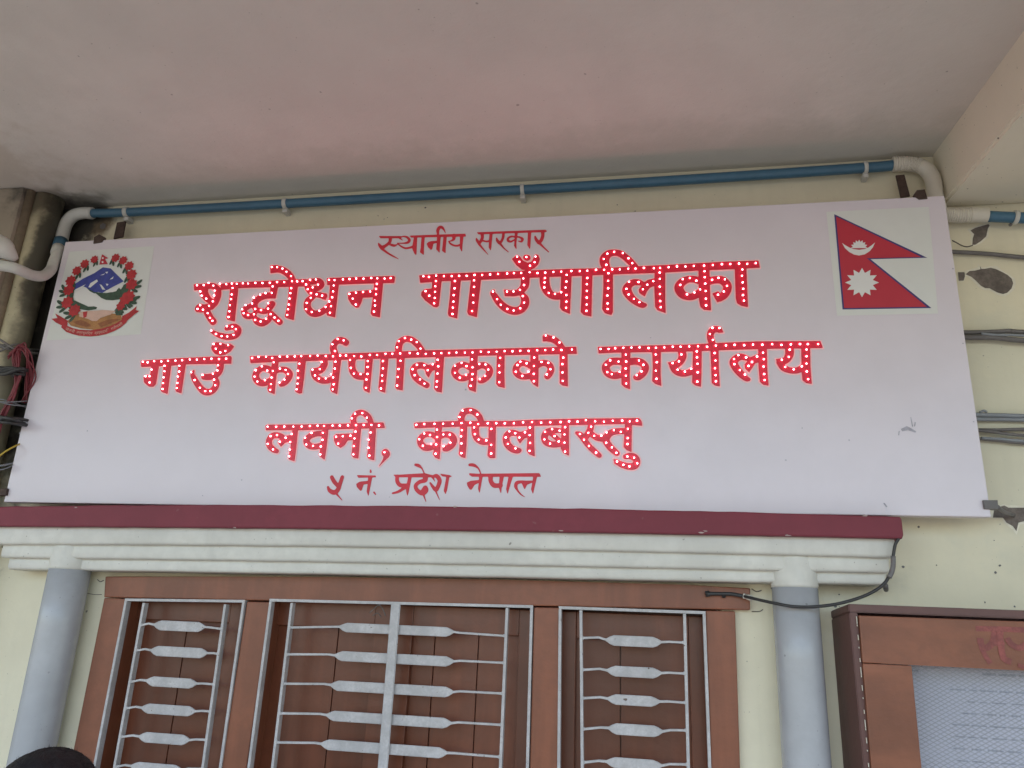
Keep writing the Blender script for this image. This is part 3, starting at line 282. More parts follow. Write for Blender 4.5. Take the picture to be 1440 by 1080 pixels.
 'w4b': ('led',[('P',[(12111,2275),(12157,2294),(13121,2329),(14742,2325),(15347,2353),(16540,2376),(18087,2382),(18148,2291),(18156,2175),(17708,2226),(16358,2206),(15352,2188),(14748,2175),(13559,2180),(12544,2151),(12140,2133)]),('P',[(12709,2183),(12892,2183),(12892,1678),(12890,1285),(12760,1338),(12699,1427),(12736,1678)]),('S',[(12760,1891,152),(12617,1965,149),(12460,1965,153),(12333,1868,161),(12330,1736,172),(12437,1623,175),(12585,1600,159),(12756,1668,155)]),('S',[(12837,1910,164),(12989,1964,164),(13147,1938,179),(13236,1822,182),(13202,1687,178),(13082,1591,166),(13006,1566,120)]),('P',[(13393,2200),(13581,2199),(13592,1678),(13584,1325),(13473,1353),(13398,1429),(13409,1678)]),('S',[(13431,2278,160),(13407,2435,180),(13481,2576,173),(13631,2614,165),(13770,2564,164),(13892,2451,159),(13968,2295,143)]),('S',[(13800,2198,213),(13817,1985,193),(13886,1841,177),(14025,1764,168),(14196,1769,172)]),('P',[(14165,2197),(14357,2196),(14384,1328),(14237,1327),(14171,1393),(14182,1678)]),('S',[(14907,1992,144),(14755,2002,171),(14650,1897,179),(14677,1716,182),(14810,1579,177),(14953,1530,158),(15018,1536,105)]),('P',[(14848,2055),(15038,2030),(15205,2077),(15212,1877),(15138,1858),(15075,1792),(15016,1712),(14952,1811),(14928,1925)]),('P',[(15200,2230),(15373,2230),(15396,1678),(15419,1374),(15268,1433),(15200,1527),(15210,1791)]),('S',[(16083,2055,116),(15916,2065,150),(15731,2022,177),(15654,1895,178),(15705,1757,176),(15851,1693,160),(16017,1701,164),(16126,1734,149)]),('S',[(15788,1980,75),(15920,1904,123),(16070,1772,123)]),('P',[(16098,2226),(16287,2225),(16302,1395),(16154,1469),(16085,1584),(16092,1791)]),('S',[(16868,2260,156),(16837,2081,167),(16756,1931,167),(16684,1837,141)]),('S',[(16499,1997,89),(16591,1940,148),(16675,1837,155),(16786,1678,144),(16941,1520,143),(17078,1404,120)]),('S',[(16838,1987,144),(17002,1874,155),(17148,1849,169)]),('S',[(17761,2040,154),(17563,2041,154),(17391,2008,162),(17283,1920,184),(17242,1805,183),(17314,1663,172),(17419,1549,164),(17517,1466,145)]),('P',[(17731,2256),(17900,2255),(17888,1678),(17886,1491),(17762,1545),(17687,1623),(17707,1975)]),('S',[(17731,1375,123),(17829,1393,159),(17953,1363,180),(18014,1257,176),(17960,1144,175),(17810,1125,165),(17632,1174,147),(17508,1246,119)]),('P',[(17437,1319),(17517,1295),(17508,1164),(17451,1196)])],[(12182,2227),(12401,2248),(12685,2252),(12924,2255),(13187,2254),(13425,2270),(13664,2277),(13880,2239),(14139,2261),(14369,2260),(14595,2257),(12765,2093),(12781,1891),(12770,1691),(12775,1437),(12421,1987),(12583,1945),(12295,1831),(12409,1652),(12631,1697),(12950,1960),(13126,1952),(13156,1737),(12978,1641),(13447,2075),(13436,1909),(13457,1716),(13471,1454),(13359,2435),(13436,2612),(13653,2626),(13845,2502),(13775,2148),(13808,1968),(13916,1819),(14124,1796),(14241,2107),(14261,1678),(14271,1446),(14842,2257),(15085,2281),(15319,2286),(15560,2269),(15801,2277),(16073,2284),(16291,2303),(16511,2293),(16724,2330),(14729,2040),(14886,1988),(15142,2014),(15000,1873),(14639,1876),(14702,1703),(14906,1583),(15267,2140),(15267,1936),(15287,1727),(15280,1518),(15854,2094),(15669,2024),(16050,2051),(15921,1912),(15658,1823),(16032,1768),(15809,1712),(16190,2148),(16177,1953),(16182,1736),(16201,1499),(16965,2298),(17189,2287),(17415,2312),(17654,2311),(17845,2291),(18028,2309),(16862,2158),(16792,1995),(16576,1965),(16681,1813),(16813,1650),(16994,1472),(16942,1915),(17126,1919),(17257,2003),(17444,2062),(17617,2018),(17249,1734),(17394,1612),(17506,1473),(17797,2096),(17794,1854),(17784,1699),(17781,1377),(17949,1348),(17522,1246),(17680,1165),(17831,1125),(18026,1203)]),
 'w5a': ('paint',[('S',[(9931,797,105),(10012,677,110),(10132,564,104)]),('S',[(10229,800,105),(10191,641,110),(10144,462,125),(10046,385,130),(9911,439,104),(9854,530,63)]),('S',[(10132,335,52),(10296,180,21)])],[]),
 'w5b': ('paint',[('P',[(10629,859),(11166,852),(11177,802),(10682,785)]),('P',[(10641,624),(10733,684),(11008,711),(11016,635),(10847,603),(10811,444),(10772,438),(10663,538)]),('P',[(10959,813),(11070,814),(11027,396),(11017,285),(10951,420),(10959,597)]),('S',[(11001,1000,37),(11014,943,57)]),('S',[(11158,402,51),(11211,342,31)])],[]),
 'w5c': ('paint',[('P',[(11638,881),(11769,875),(12494,920),(12729,876),(12708,813),(11723,806)]),('S',[(11760,831,103),(11771,705,103),(11859,600,107),(12015,594,102)]),('P',[(12072,846),(12163,847),(12108,407),(12083,303),(12034,457),(12038,632)]),('S',[(12006,544,97),(11834,429,71),(11677,383,51)]),('S',[(12238,1144,72),(12323,1122,87),(12419,1051,41),(12494,922,31)]),('S',[(12525,850,138),(12534,737,122),(12383,690,102),(12287,597,102),(12327,480,106),(12457,399,126),(12542,462,192),(12549,532,132)]),('S',[(12526,333,45),(12602,170,20)]),('S',[(12720,826,61),(12834,852,107),(12924,740,111),(12907,615,111),(12847,490,106),(12758,559,81),(12673,668,46)]),('S',[(12701,838,56),(12763,764,35),(12799,701,20)]),('S',[(12851,428,40),(12966,215,17)]),('P',[(13103,854),(13184,854),(13141,468),(13110,364),(13052,467),(13077,666)]),('P',[(12912,915),(13178,879),(13264,842),(13182,817),(12989,840)])],[]),
 'w5d': ('paint',[('P',[(13701,930),(13937,917),(15551,945),(15603,847),(15481,849),(13790,836),(13711,881)]),('S',[(13708,1151,76),(13823,1141,86),(13942,1059,45),(14011,932,30)]),('P',[(13655,684),(13770,734),(13983,753),(13987,684),(13865,624),(13796,495),(13746,499),(13677,597)]),('P',[(13977,860),(14070,861),(14035,576),(14010,394),(13963,526),(13975,674)]),('S',[(14279,850,124),(14290,726,112),(14383,616,124),(14552,618,114)]),('P',[(14516,864),(14633,865),(14583,581),(14575,381),(14519,532),(14513,654)]),('P',[(14757,866),(14869,867),(14772,510),(14748,378),(14700,521),(14723,681)]),('S',[(15239,717,54),(15092,716,74),(14975,688,93),(14949,597,88),(15002,488,49),(15104,380,34),(15222,313,12)]),('P',[(15066,740),(15373,753),(15363,691),(15242,644),(15185,509),(15133,611)]),('P',[(15394,870),(15497,871),(15433,565),(15402,390),(15344,528),(15375,687)])],[]),
}

NAMES = dict(w1a='small painted red word स्थानीय', w1b='small painted red word सरकार', w2a='large red word शुद्धोधन with lit bulbs', w2b='large red word गाउँपालिका with lit bulbs',
 w3a='red word गाउँ with lit bulbs', w3b='red word कार्यपालिकाको with lit bulbs', w3c='red word कार्यालय with lit bulbs', w4a='red word लवनी, with lit bulbs', w4b='red word कपिलबस्तु with lit bulbs',
 w5a='small painted red digit ५', w5b='small painted red abbreviation नं.', w5c='small painted red word प्रदेश', w5d='small painted red word नेपाल')
def sdf_field(els, h, pad):
    allp = [(p[0]*1e-4, p[1]*1e-4, (p[2]*0.5e-4 if len(p) > 2 else 0)) for _, ps in els for p in ps]
    x0 = min(p[0]-p[2] for p in allp)-pad; x1 = max(p[0]+p[2] for p in allp)+pad
    y0 = min(p[1]-p[2] for p in allp)-pad; y1 = max(p[1]+p[2] for p in allp)+pad
    nx = int((x1-x0)/h)+2; ny = int((y1-y0)/h)+2
    F = np.full((ny, nx), pad, float)
    def win(ax, bx, ay, by):
        i0 = max(0, int((ax-pad-x0)/h)); i1 = min(nx, int((bx+pad-x0)/h)+2); j0 = max(0, int((ay-pad-y0)/h)); j1 = min(ny, int((by+pad-y0)/h)+2)
        X, Y = np.meshgrid(x0+np.arange(i0, i1)*h, y0+np.arange(j0, j1)*h); return slice(j0, j1), slice(i0, i1), X, Y
    for ty, ps in els:
        if ty == 'S':
            C = catmull([(p[0]*1e-4, p[1]*1e-4, p[2]*0.5e-4) for p in ps], 5)
            for a, b in zip(C, C[1:]):
                ra, rb = max(a[2], 1e-4), max(b[2], 1e-4); rm = max(ra, rb)
                sj, si, X, Y = win(min(a[0], b[0])-rm, max(a[0], b[0])+rm, min(a[1], b[1])-rm, max(a[1], b[1])+rm)
                dx, dy = b[0]-a[0], b[1]-a[1]; L2 = dx*dx+dy*dy or 1e-12
                t = np.clip(((X-a[0])*dx+(Y-a[1])*dy)/L2, 0, 1)
                D = np.hypot(X-a[0]-t*dx, Y-a[1]-t*dy)-(ra+(rb-ra)*t)
                F[sj, si] = np.minimum(F[sj, si], D)
        else:
            P = [(p[0]*1e-4, p[1]*1e-4) for p in ps]
            sj, si, X, Y = win(min(p[0] for p in P), max(p[0] for p in P), min(p[1] for p in P), max(p[1] for p in P))
            D = np.full(X.shape, 1e9); ins = np.zeros(X.shape, bool)
            for (ax, ay), (bx, by) in zip(P, P[1:]+P[:1]):
                dx, dy = bx-ax, by-ay; L2 = dx*dx+dy*dy or 1e-12
                t = np.clip(((X-ax)*dx+(Y-ay)*dy)/L2, 0, 1)
                D = np.minimum(D, np.hypot(X-ax-t*dx, Y-ay-t*dy))
                if ay != by: ins ^= ((ay > Y) != (by > Y)) & (X < (bx-ax)*(Y-ay)/(by-ay)+ax)
            F[sj, si] = np.minimum(F[sj, si], np.where(ins, -D, D))
    for _ in range(2):
        G = F.copy(); G[1:-1, 1:-1] = (F[1:-1, 1:-1]*4+F[:-2, 1:-1]*2+F[2:, 1:-1]*2+F[1:-1, :-2]*2+F[1:-1, 2:]*2+F[:-2, :-2]+F[2:, 2:]+F[:-2, 2:]+F[2:, :-2])/16; F = G
    return F, x0, y0
def contours(F, x0, y0, h, iso, tol):
    Bn = F < iso; c = Bn[:-1, :-1]*1+Bn[:-1, 1:]*2+Bn[1:, 1:]*4+Bn[1:, :-1]*8
    nxt = {}
    def pt(e):
        j, i, d = e
        a = F[j, i]; b = F[j, i+1] if d == 0 else F[j+1, i]; t = (iso-a)/(b-a)
        return (x0+(i+(t if d == 0 else 0))*h, y0+(j+(t if d == 1 else 0))*h)
    T_ = {1: [(3, 0)], 2: [(0, 1)], 3: [(3, 1)], 4: [(1, 2)], 5: [(3, 0), (1, 2)], 6: [(0, 2)], 7: [(3, 2)], 8: [(2, 3)], 9: [(2, 0)], 10: [(2, 3), (0, 1)], 11: [(2, 1)], 12: [(1, 3)], 13: [(1, 0)], 14: [(0, 3)]}
    js, is_ = np.nonzero((c > 0) & (c < 15))
    for j, i in zip(js.tolist(), is_.tolist()):
        E_ = ((j, i, 0), (j, i+1, 1), (j+1, i, 0), (j, i, 1))
        for a, b in T_[int(c[j, i])]: nxt[E_[a]] = E_[b]
    loops = []
    while nxt:
        s = next(iter(nxt)); L = []; e = s
        while e in nxt:
            L.append(pt(e)); e = nxt.pop(e)
        if len(L) > 12: loops.append(L)
    out = []
    for L in loops:
        P = np.array(L); n = len(P); keep = np.zeros(n, bool)
        k = int(np.argmax(((P-P[0])**2).sum(1))); keep[0] = keep[k] = True
        st = [(0, k), (k, n)]
        while st:
            a, b = st.pop()
            if b-a < 2: continue
            A_, B_ = P[a], P[b % n]; d = B_-A_; l = math.hypot(*d) or 1e-9
            q = P[a+1:b]-A_; D = np.abs(q[:, 0]*d[1]-q[:, 1]*d[0])/l; m_ = int(np.argmax(D))
            if D[m_] > tol: keep[a+1+m_] = True; st += [(a, a+1+m_), (a+1+m_, b)]
        if keep.sum() > 3: out.append([tuple(v) for v in P[keep]])
    return out
def filled(name, loops, z0, thick, bev, m, parent):
    """closed outlines on the board -> one solid with holes, standing thick proud of the sheet"""
    cu = bpy.data.curves.new('tmp', 'CURVE'); cu.dimensions = '2D'; cu.fill_mode = 'BOTH'
    cu.extrude = max(1e-5, thick/2-bev); cu.bevel_depth = bev; cu.bevel_resolution = 1; cu.offset = -bev
    for L in loops:
        s = cu.splines.new('POLY'); s.points.add(len(L)-1); s.use_cyclic_u = True
        s.points.foreach_set('co', [c for x, y in L for c in (x, y, 0, 1)])
    to = bpy.data.objects.new('tmp', cu); COL.objects.link(to)
    dg = bpy.context.evaluated_depsgraph_get(); me = bpy.data.meshes.new_from_object(to.evaluated_get(dg))
    bpy.data.objects.remove(to); bpy.data.curves.remove(cu)
    n = len(me.vertices); co = np.empty(n*3); me.vertices.foreach_get('co', co); co = co.reshape(-1, 3)
    new = np.stack([BX+co[:, 0], YB-z0-(co[:, 2]+thick/2), BZ+co[:, 1]], 1); me.vertices.foreach_set('co', new.ravel())
    me.materials.clear(); me.materials.append(M[m]); me.name = name
    bm = bmesh.new(); bm.from_mesh(me); bmesh.ops.remove_doubles(bm, verts=bm.verts, dist=2e-6); bmesh.ops.recalc_face_normals(bm, faces=bm.faces); bm.to_mesh(me); bm.free()
    return link(name, me, parent)
h = 0.0009
for k, (kind, els, dots) in LETTERS.items():
    F, fx, fy = sdf_field(els, h, 0.006)
    word = filled('lettering', contours(F, fx, fy, h, 0.0, 0.00022), 0.0004, 0.0030 if kind == 'led' else 0.0008, 0.0007 if kind == 'led' else 0.0002, 'red' if kind == 'led' else 'redpaint', sign)
    tag(word, NAMES[k])
    if kind == 'led':
        filled('letter_halo', contours(F, fx, fy, h, 0.0034, 0.0003), 0.0001, 0.0012, 0.0002, 'halo', word)  # pale pink outline added to imitate a glow around the letters
        bm = bmesh.new()
        for (u, w) in dots:
            cx, cz = BX+u*1e-4, BZ+w*1e-4; r = 0.0022*(1+0.12*math.sin(u*1.7+w))
            top = bm.verts.new((cx, YB-0.0072, cz)); prev = None
            for ry, rr in ((0.0060, 0.62), (0.0040, 0.95), (0.0030, 1.0)):
                ring = [bm.verts.new((cx+r*rr*math.cos(a), YB-ry, cz+r*rr*math.sin(a))) for a in [math.pi*2*q/10 for q in range(10)]]
                for q in range(10):
                    if prev is None: bm.faces.new([top, ring[q], ring[(q+1) % 10]])
                    else: bm.faces.new([prev[q], ring[q], ring[(q+1) % 10], prev[(q+1) % 10]])
                prev = ring
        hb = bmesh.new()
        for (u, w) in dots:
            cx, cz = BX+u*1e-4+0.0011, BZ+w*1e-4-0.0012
            hb.faces.new([hb.verts.new((cx+0.0040*math.cos(q*math.pi/5), YB-0.00352, cz+0.0040*math.sin(q*math.pi/5))) for q in range(10)])  # flat dark disc off each bulb, hole shade put into the colour
        tag(from_bm('bulb_hole_shade', hb, 'hole', word), kind='stuff')
        tag(from_bm('led_bulbs', bm, 'led', word, True), 'small lit white bulbs along the letter strokes', kind='stuff')

# flat prints on the board: outlines in board metres, layered a fraction of a millimetre apart
def flat(name, pts, lay, m, parent):
    return poly_mesh(name, [(BX+x, YB-0.0005-lay*0.0003, BZ+z) for x, z in pts], [tuple(range(len(pts)))], m, parent)
def multi(name, polys, lay, m, parent):
    for pts in polys: o_ = flat(name, pts, lay, m, parent)
    return o_
def multi_(name, polys, lay, m, parent):
    V_, F_ = [], []
    for pts in polys:
        F_.append(tuple(range(len(V_), len(V_)+len(pts)))); V_ += [(BX+x, YB-0.0005-lay*0.0003, BZ+z) for x, z in pts]
    return poly_mesh(name, V_, F_, m, parent)
st = flat('flag_sticker', [(2.3060, 0.8039), (2.5587, 0.8034), (2.5460, 0.5035), (2.3083, 0.5053)], 0, 'sticker', sign); tag(st, 'white paper sticker with the red two-pennant flag')
FP = [(2.3250, 0.7957), (2.5387, 0.6574), (2.4027, 0.6598), (2.5324, 0.5187), (2.3228, 0.5218)]
flat('flag_border', FP, 1, 'fblue', st)
flat('flag_field', [(2.3292, 0.7883), (2.5244, 0.6601), (2.3937, 0.6629), (2.5224, 0.5222), (2.3271, 0.5256)], 2, 'fred', st)
def arcpts(cx, cy, r, a0, a1, n): return [(cx+r*math.cos(a0+(a1-a0)*i/n), cy+r*math.sin(a0+(a1-a0)*i/n)) for i in range(n+1)]
flat('crescent_moon', [(2.3374, 0.7095), (2.3431, 0.6941), (2.3526, 0.6826), (2.3636, 0.6746), (2.3760, 0.6712), (2.3901, 0.6740), (2.4025, 0.6822), (2.4116, 0.6934), (2.4180, 0.7068), (2.4105, 0.7003), (2.4000, 0.6926), (2.3904, 0.6890), (2.3775, 0.6876), (2.3649, 0.6902), (2.3549, 0.6948), (2.3450, 0.7022)], 3, 'fwhite', st)
flat('moon_rays', [(2.3993, 0.6913), (2.3937, 0.6951), (2.3985, 0.7007), (2.3920, 0.7018), (2.3946, 0.7090), (2.3881, 0.7070), (2.3882, 0.7147), (2.3826, 0.7100), (2.3801, 0.7170), (2.3764, 0.7104), (2.3717, 0.7155), (2.3704, 0.7079), (2.3643, 0.7105), (2.3656, 0.7031), (2.3589, 0.7027), (2.3627, 0.6967), (2.3565, 0.6934)], 4, 'fwhite', st)
flat('sun', [(2.3798, 0.6358), (2.3854, 0.6212), (2.3998, 0.6293), (2.3967, 0.6134), (2.4134, 0.6136), (2.4025, 0.6006), (2.4169, 0.5928), (2.4011, 0.5862), (2.4095, 0.5726), (2.3931, 0.5741), (2.3932, 0.5583), (2.3805, 0.5674), (2.3723, 0.5536), (2.3667, 0.5679), (2.3523, 0.5598), (2.3553, 0.5755), (2.3386, 0.5753), (2.3494, 0.5883), (2.3348, 0.5961), (2.3507, 0.6027), (2.3421, 0.6166), (2.3588, 0.6150), (2.3586, 0.6312), (2.3715, 0.6218)], 3, 'fwhite', st)
em = flat('emblem_sticker', [(0.0242, 0.7979), (0.3218, 0.8030), (0.3353, 0.5082), (0.0151, 0.4959)], 0, 'sticker', sign); tag(em, 'white paper sticker with the round national emblem of mountain, flowers and red ribbon')
flat('mountain', [(0.0671, 0.6721), (0.0689, 0.6824), (0.0955, 0.7009), (0.1306, 0.7178), (0.1571, 0.7370), (0.1857, 0.7319), (0.2094, 0.7119), (0.2412, 0.6855), (0.2062, 0.6676), (0.1864, 0.6559), (0.1751, 0.6492), (0.1583, 0.6529), (0.1465, 0.6481), (0.1323, 0.6539), (0.1161, 0.6680), (0.1053, 0.6728), (0.0787, 0.6616), (0.0700, 0.6641)], 1, 'eblue', em)
multi('snow', [[(0.1215, 0.6700), (0.1254, 0.6839), (0.1454, 0.6957), (0.1507, 0.6892), (0.1396, 0.6787), (0.1289, 0.6687)], [(0.1589, 0.6788), (0.1666, 0.6760), (0.1832, 0.6591), (0.1727, 0.6602)],
  [(0.1904, 0.6932), (0.2021, 0.7040), (0.2013, 0.6959)], [(0.1690, 0.7199), (0.1791, 0.7211), (0.1768, 0.7139)], [(0.1798, 0.6802), (0.1905, 0.6782), (0.1862, 0.6715)], [(0.1536, 0.7095), (0.1701, 0.7152), (0.1648, 0.7100)],
  [(0.0749, 0.6639), (0.0983, 0.6750), (0.1099, 0.6808), (0.0997, 0.6693), (0.0821, 0.6612)]], 2, 'fwhite', em)
flat('green_hill', [(0.1161, 0.6680), (0.1453, 0.6534), (0.1751, 0.6492), (0.1913, 0.6483), (0.2191, 0.6522), (0.2293, 0.6642), (0.2370, 0.6577), (0.2436, 0.6714), (0.2546, 0.6570), (0.2563, 0.6415), (0.2440, 0.6250), (0.2160, 0.6226), (0.1933, 0.6247), (0.1759, 0.6315), (0.1530, 0.6478), (0.1323, 0.6539)], 2, 'egreen', em)
flat('snow_ridge', [(0.1850, 0.6566), (0.2163, 0.6653), (0.2410, 0.6836), (0.2364, 0.6608), (0.2301, 0.6679), (0.2222, 0.6527), (0.2101, 0.6500), (0.1909, 0.6501)], 3, 'fwhite', em)
flat('map_outline', [(0.0779, 0.6513), (0.0919, 0.6608), (0.1066, 0.6671), (0.1247, 0.6589), (0.1465, 0.6481), (0.1616, 0.6382), (0.1832, 0.6272), (0.2041, 0.6194), (0.2291, 0.6210), (0.2369, 0.6023), (0.2364, 0.5871), (0.2107, 0.5894), (0.1880, 0.5917), (0.1716, 0.5938), (0.1506, 0.6022), (0.1298, 0.6091), (0.1123, 0.6152), (0.0944, 0.6227), (0.0793, 0.6388)], 3, 'fwhite', em)
flat('green_hill', [(0.0819, 0.6278), (0.1089, 0.6160), (0.1374, 0.6039), (0.1564, 0.6044), (0.1684, 0.6010), (0.1666, 0.5949), (0.1404, 0.5909), (0.1069, 0.5969), (0.0811, 0.6107)], 4, 'egreen', em)
multi('stem', [[(0.0662, 0.6800), (0.0749, 0.6639), (0.0760, 0.6389), (0.0868, 0.6136), (0.1090, 0.5882), (0.1022, 0.5762), (0.0845, 0.5829), (0.0615, 0.6114), (0.0521, 0.6398), (0.0537, 0.6711)], [(0.2433, 0.6730), (0.2605, 0.6816), (0.2721, 0.6563), (0.2609, 0.6198), (0.2585, 0.6016), (0.2619, 0.5711), (0.2397, 0.5718), (0.2301, 0.5873), (0.2413, 0.6083), (0.2424, 0.6328)]], 4.1, 'egreen', em)
multi('ochre_fold', [[(0.0943, 0.5550), (0.1219, 0.5603), (0.1497, 0.5503), (0.1653, 0.5377), (0.1401, 0.5369), (0.1126, 0.5453)], [(0.1823, 0.5463), (0.2114, 0.5575), (0.2421, 0.5611), (0.2585, 0.5576), (0.2324, 0.5478), (0.1978, 0.5338)]], 4.6, 'fold', em)
flat('ochre_base', [(0.0743, 0.5580), (0.0901, 0.5729), (0.1104, 0.5820), (0.1376, 0.5750), (0.1668, 0.5589), (0.2025, 0.5693), (0.2257, 0.5783), (0.2549, 0.5743), (0.2657, 0.5558), (0.2526, 0.5412), (0.2178, 0.5287), (0.1742, 0.5263), (0.1285, 0.5321), (0.0910, 0.5423)], 4, 'eochre', em)
flat('clasped_hands', [(0.1123, 0.5875), (0.1407, 0.5896), (0.1725, 0.5898), (0.1881, 0.5911), (0.2172, 0.5883), (0.2366, 0.5865), (0.2202, 0.5748), (0.1904, 0.5667), (0.1772, 0.5549), (0.1613, 0.5554), (0.1469, 0.5625), (0.1127, 0.5721)], 5, 'epink', em)
flat('red_cuff', [(0.1229, 0.5862), (0.1384, 0.5882), (0.1391, 0.5689), (0.1295, 0.5661)], 6, 'ered', em)
rib = flat('ribbon', [(0.0584, 0.5378), (0.0798, 0.5220), (0.1042, 0.5138), (0.1278, 0.5080), (0.1666, 0.5046), (0.1945, 0.5063), (0.2216, 0.5115), (0.2446, 0.5204), (0.2641, 0.5313), (0.2821, 0.5493), (0.2625, 0.5566), (0.2455, 0.5450), (0.2225, 0.5355), (0.1988, 0.5292), (0.1618, 0.5252), (0.1230, 0.5284), (0.0993, 0.5342), (0.0780, 0.5427), (0.0597, 0.5454)], 5, 'ered', em)
multi('ribbon_end', [[(0.0172, 0.5672), (0.0378, 0.5690), (0.0258, 0.5848), (0.0478, 0.5742), (0.0768, 0.5586), (0.0784, 0.5387), (0.0549, 0.5455), (0.0367, 0.5537)], [(0.3046, 0.6000), (0.3028, 0.5873), (0.3160, 0.5838), (0.3021, 0.5728), (0.2840, 0.5553), (0.2752, 0.5450), (0.2627, 0.5523), (0.2617, 0.5687), (0.2820, 0.5795)]], 5.3, 'ered', em)
RP = [(0.0719, 0.5350), (0.0914, 0.5271), (0.1120, 0.5211), (0.1351, 0.5175), (0.1578, 0.5153), (0.1799, 0.5153), (0.2014, 0.5174), (0.2223, 0.5226), (0.2396, 0.5290), (0.2565, 0.5375), (0.2702, 0.5467)]
RC = catmull(RP, 12); rng = random.Random(2)
lenR = [0]
for a, b in zip(RC, RC[1:]): lenR.append(lenR[-1]+math.hypot(*(b-a)))
def at_len(s):
    i = int(np.searchsorted(lenR, s))-1; i = max(0, min(i, len(RC)-2)); d = RC[i+1]-RC[i]; t = (s-lenR[i])/max(1e-9, lenR[i+1]-lenR[i])
    return RC[i]+d*t, d/math.hypot(*d)
tot = lenR[-1]; s = tot*0.02
for word_, span in (('जननी', 0.17), ('जन्मभूमिश्च', 0.27), ('स्वर्गादपि', 0.23), ('गरीयसी', 0.19)):
    tc_ = bpy.data.curves.new('t', 'FONT'); tc_.body = word_; tc_.size = 0.013; tc_.align_x = 'LEFT'
    to = bpy.data.objects.new('t', tc_); COL.objects.link(to)
    me = bpy.data.meshes.new_from_object(to.evaluated_get(bpy.context.evaluated_depsgraph_get())); bpy.data.objects.remove(to)
    if len(me.vertices):
        wd = max(v.co.x for v in me.vertices) or 1; kx = span*tot/wd
        for v in me.vertices:
            p, d = at_len(s+v.co.x*kx); nrm = np.array((-d[1], d[0])); q = p+nrm*(v.co.y*0.95-0.004)
            v.co = (BX+q[0], YB-0.0005-6*0.0003, BZ+q[1])
        me.materials.clear(); me.materials.append(M['epink']); link('ribbon_motto', me, em)
    s += (span+0.035)*tot
fl, lf = [], []
EM = [(0.1729, 0.6446)][0]
rng = random.Random(11)
for (x, z), (x2, z2) in zip([(0.1215, 0.7651), (0.0904, 0.7511), (0.0679, 0.7282), (0.0539, 0.6947), (0.0549, 0.6631), (0.0600, 0.6201), (0.0919, 0.5925), (0.1958, 0.7670), (0.2247, 0.7571), (0.2495, 0.7369), (0.2641, 0.7070), (0.2711, 0.6734), (0.2694, 0.6318), (0.2490, 0.6019), (0.2615, 0.6244)], [(0.1347, 0.7645), (0.1056, 0.7504), (0.0838, 0.7275), (0.0717, 0.6940), (0.0733, 0.6624), (0.0803, 0.6194), (0.1120, 0.5918), (0.2102, 0.7664), (0.2390, 0.7564), (0.2650, 0.7362), (0.2814, 0.7063), (0.2902, 0.6726), (0.2903, 0.6310), (0.2636, 0.6014), (0.2812, 0.6237)]):
    r = math.hypot(x2-x, z2-z)*1.12; ph = rng.random()*6
    fl.append([(x+r*math.cos(a+ph)*(1.0 if k % 2 else 0.74), z+r*math.sin(a+ph)*(1.0 if k % 2 else 0.74)) for k, a in enumerate([2*math.pi*q/16 for q in range(16)])])
    out = math.atan2(z-EM[1], x-EM[0])
    for da in (-0.75, -0.15, 0.45) if z < EM[1]+0.05 else (-1.9, -1.3):
        an = (out+da) if z < EM[1]+0.05 else (-math.pi/2+(da+1.6)*0.9)
        cx_, cz_ = x+r*1.15*math.cos(an-0.5*(1 if x > EM[0] else -1)), z+r*1.15*math.sin(an-0.5*(1 if x > EM[0] else -1))
        lf.append([(cx_+r*0.66*math.cos(t)*math.cos(an)-r*0.26*math.sin(t)*math.sin(an), cz_+r*0.66*math.cos(t)*math.sin(an)+r*0.26*math.sin(t)*math.cos(an)) for t in [2*math.pi*q/8 for q in range(8)]])
for i, p_ in enumerate(lf): flat('leaf', p_, 4.2+0.02*i, 'egreen', em)
for i, p_ in enumerate(fl): flat('flower', p_, 6+0.05*i, 'ered', em)
flat('small_flag', [(0.1447, 0.7823), (0.1709, 0.7669), (0.1590, 0.7649), (0.1734, 0.7467), (0.1430, 0.7465)], 5, 'fred', em)
multi('small_flag_marks', [[(0.1547, 0.7683), (0.1537, 0.7654), (0.1503, 0.7653), (0.1476, 0.7682), (0.1481, 0.7713), (0.1513, 0.7719)], [(0.1571, 0.7545), (0.1560, 0.7513), (0.1523, 0.7512), (0.1494, 0.7543), (0.1500, 0.7577), (0.1535, 0.7583)]], 6, 'fwhite', em)
# marks on the sheet
multi('smudge', [[(2.4288, 0.2076), (2.4428, 0.2146), (2.4478, 0.2122), (2.4626, 0.2016), (2.4606, 0.1981), (2.4444, 0.2046), (2.4314, 0.2017)], [(2.4229, 0.2017), (2.4262, 0.2029), (2.4234, 0.1912), (2.4214, 0.1924)],
   [(2.4531, 0.2369), (2.4553, 0.2369), (2.4570, 0.2133), (2.4543, 0.2133)], [(2.4614, 0.2250), (2.4645, 0.2239), (2.4612, 0.2133), (2.4592, 0.2145)], [(2.3713, 0.0289), (2.3750, 0.0290), (2.3803, 0.0201), (2.3771, 0.0190)]], 0, 'smudge', sign)
dots_ = [(BX+x, BZ+z) for x, z in [(1.8404, 0.4575), (2.0068, 0.6734), (1.3478, 0.3208), (0.2238, 0.2100), (-0.0001, 0.2042), (0.6231, 0.0258), (2.2033, 0.2108), (2.3094, 0.1802), (1.1600, 0.0283), (2.5916, 0.2249), (2.5930, 0.4230), (0.9484, 0.3427), (2.5950, 0.6243), (0.7326, 0.0700), (1.6982, 0.2222), (2.1598, 0.1306)]]
V_, F_ = [], []
for x, z in dots_:
    r = 0.0016+rng.random()*0.0012; F_.append(tuple(range(len(V_), len(V_)+6))); V_ += [(x+r*math.cos(k*1.05), YB-0.0006, z+r*math.sin(k*1.05)) for k in range(6)]
tag(poly_mesh('sheet_specks', V_, F_, 'smudge', sign), kind='stuff')
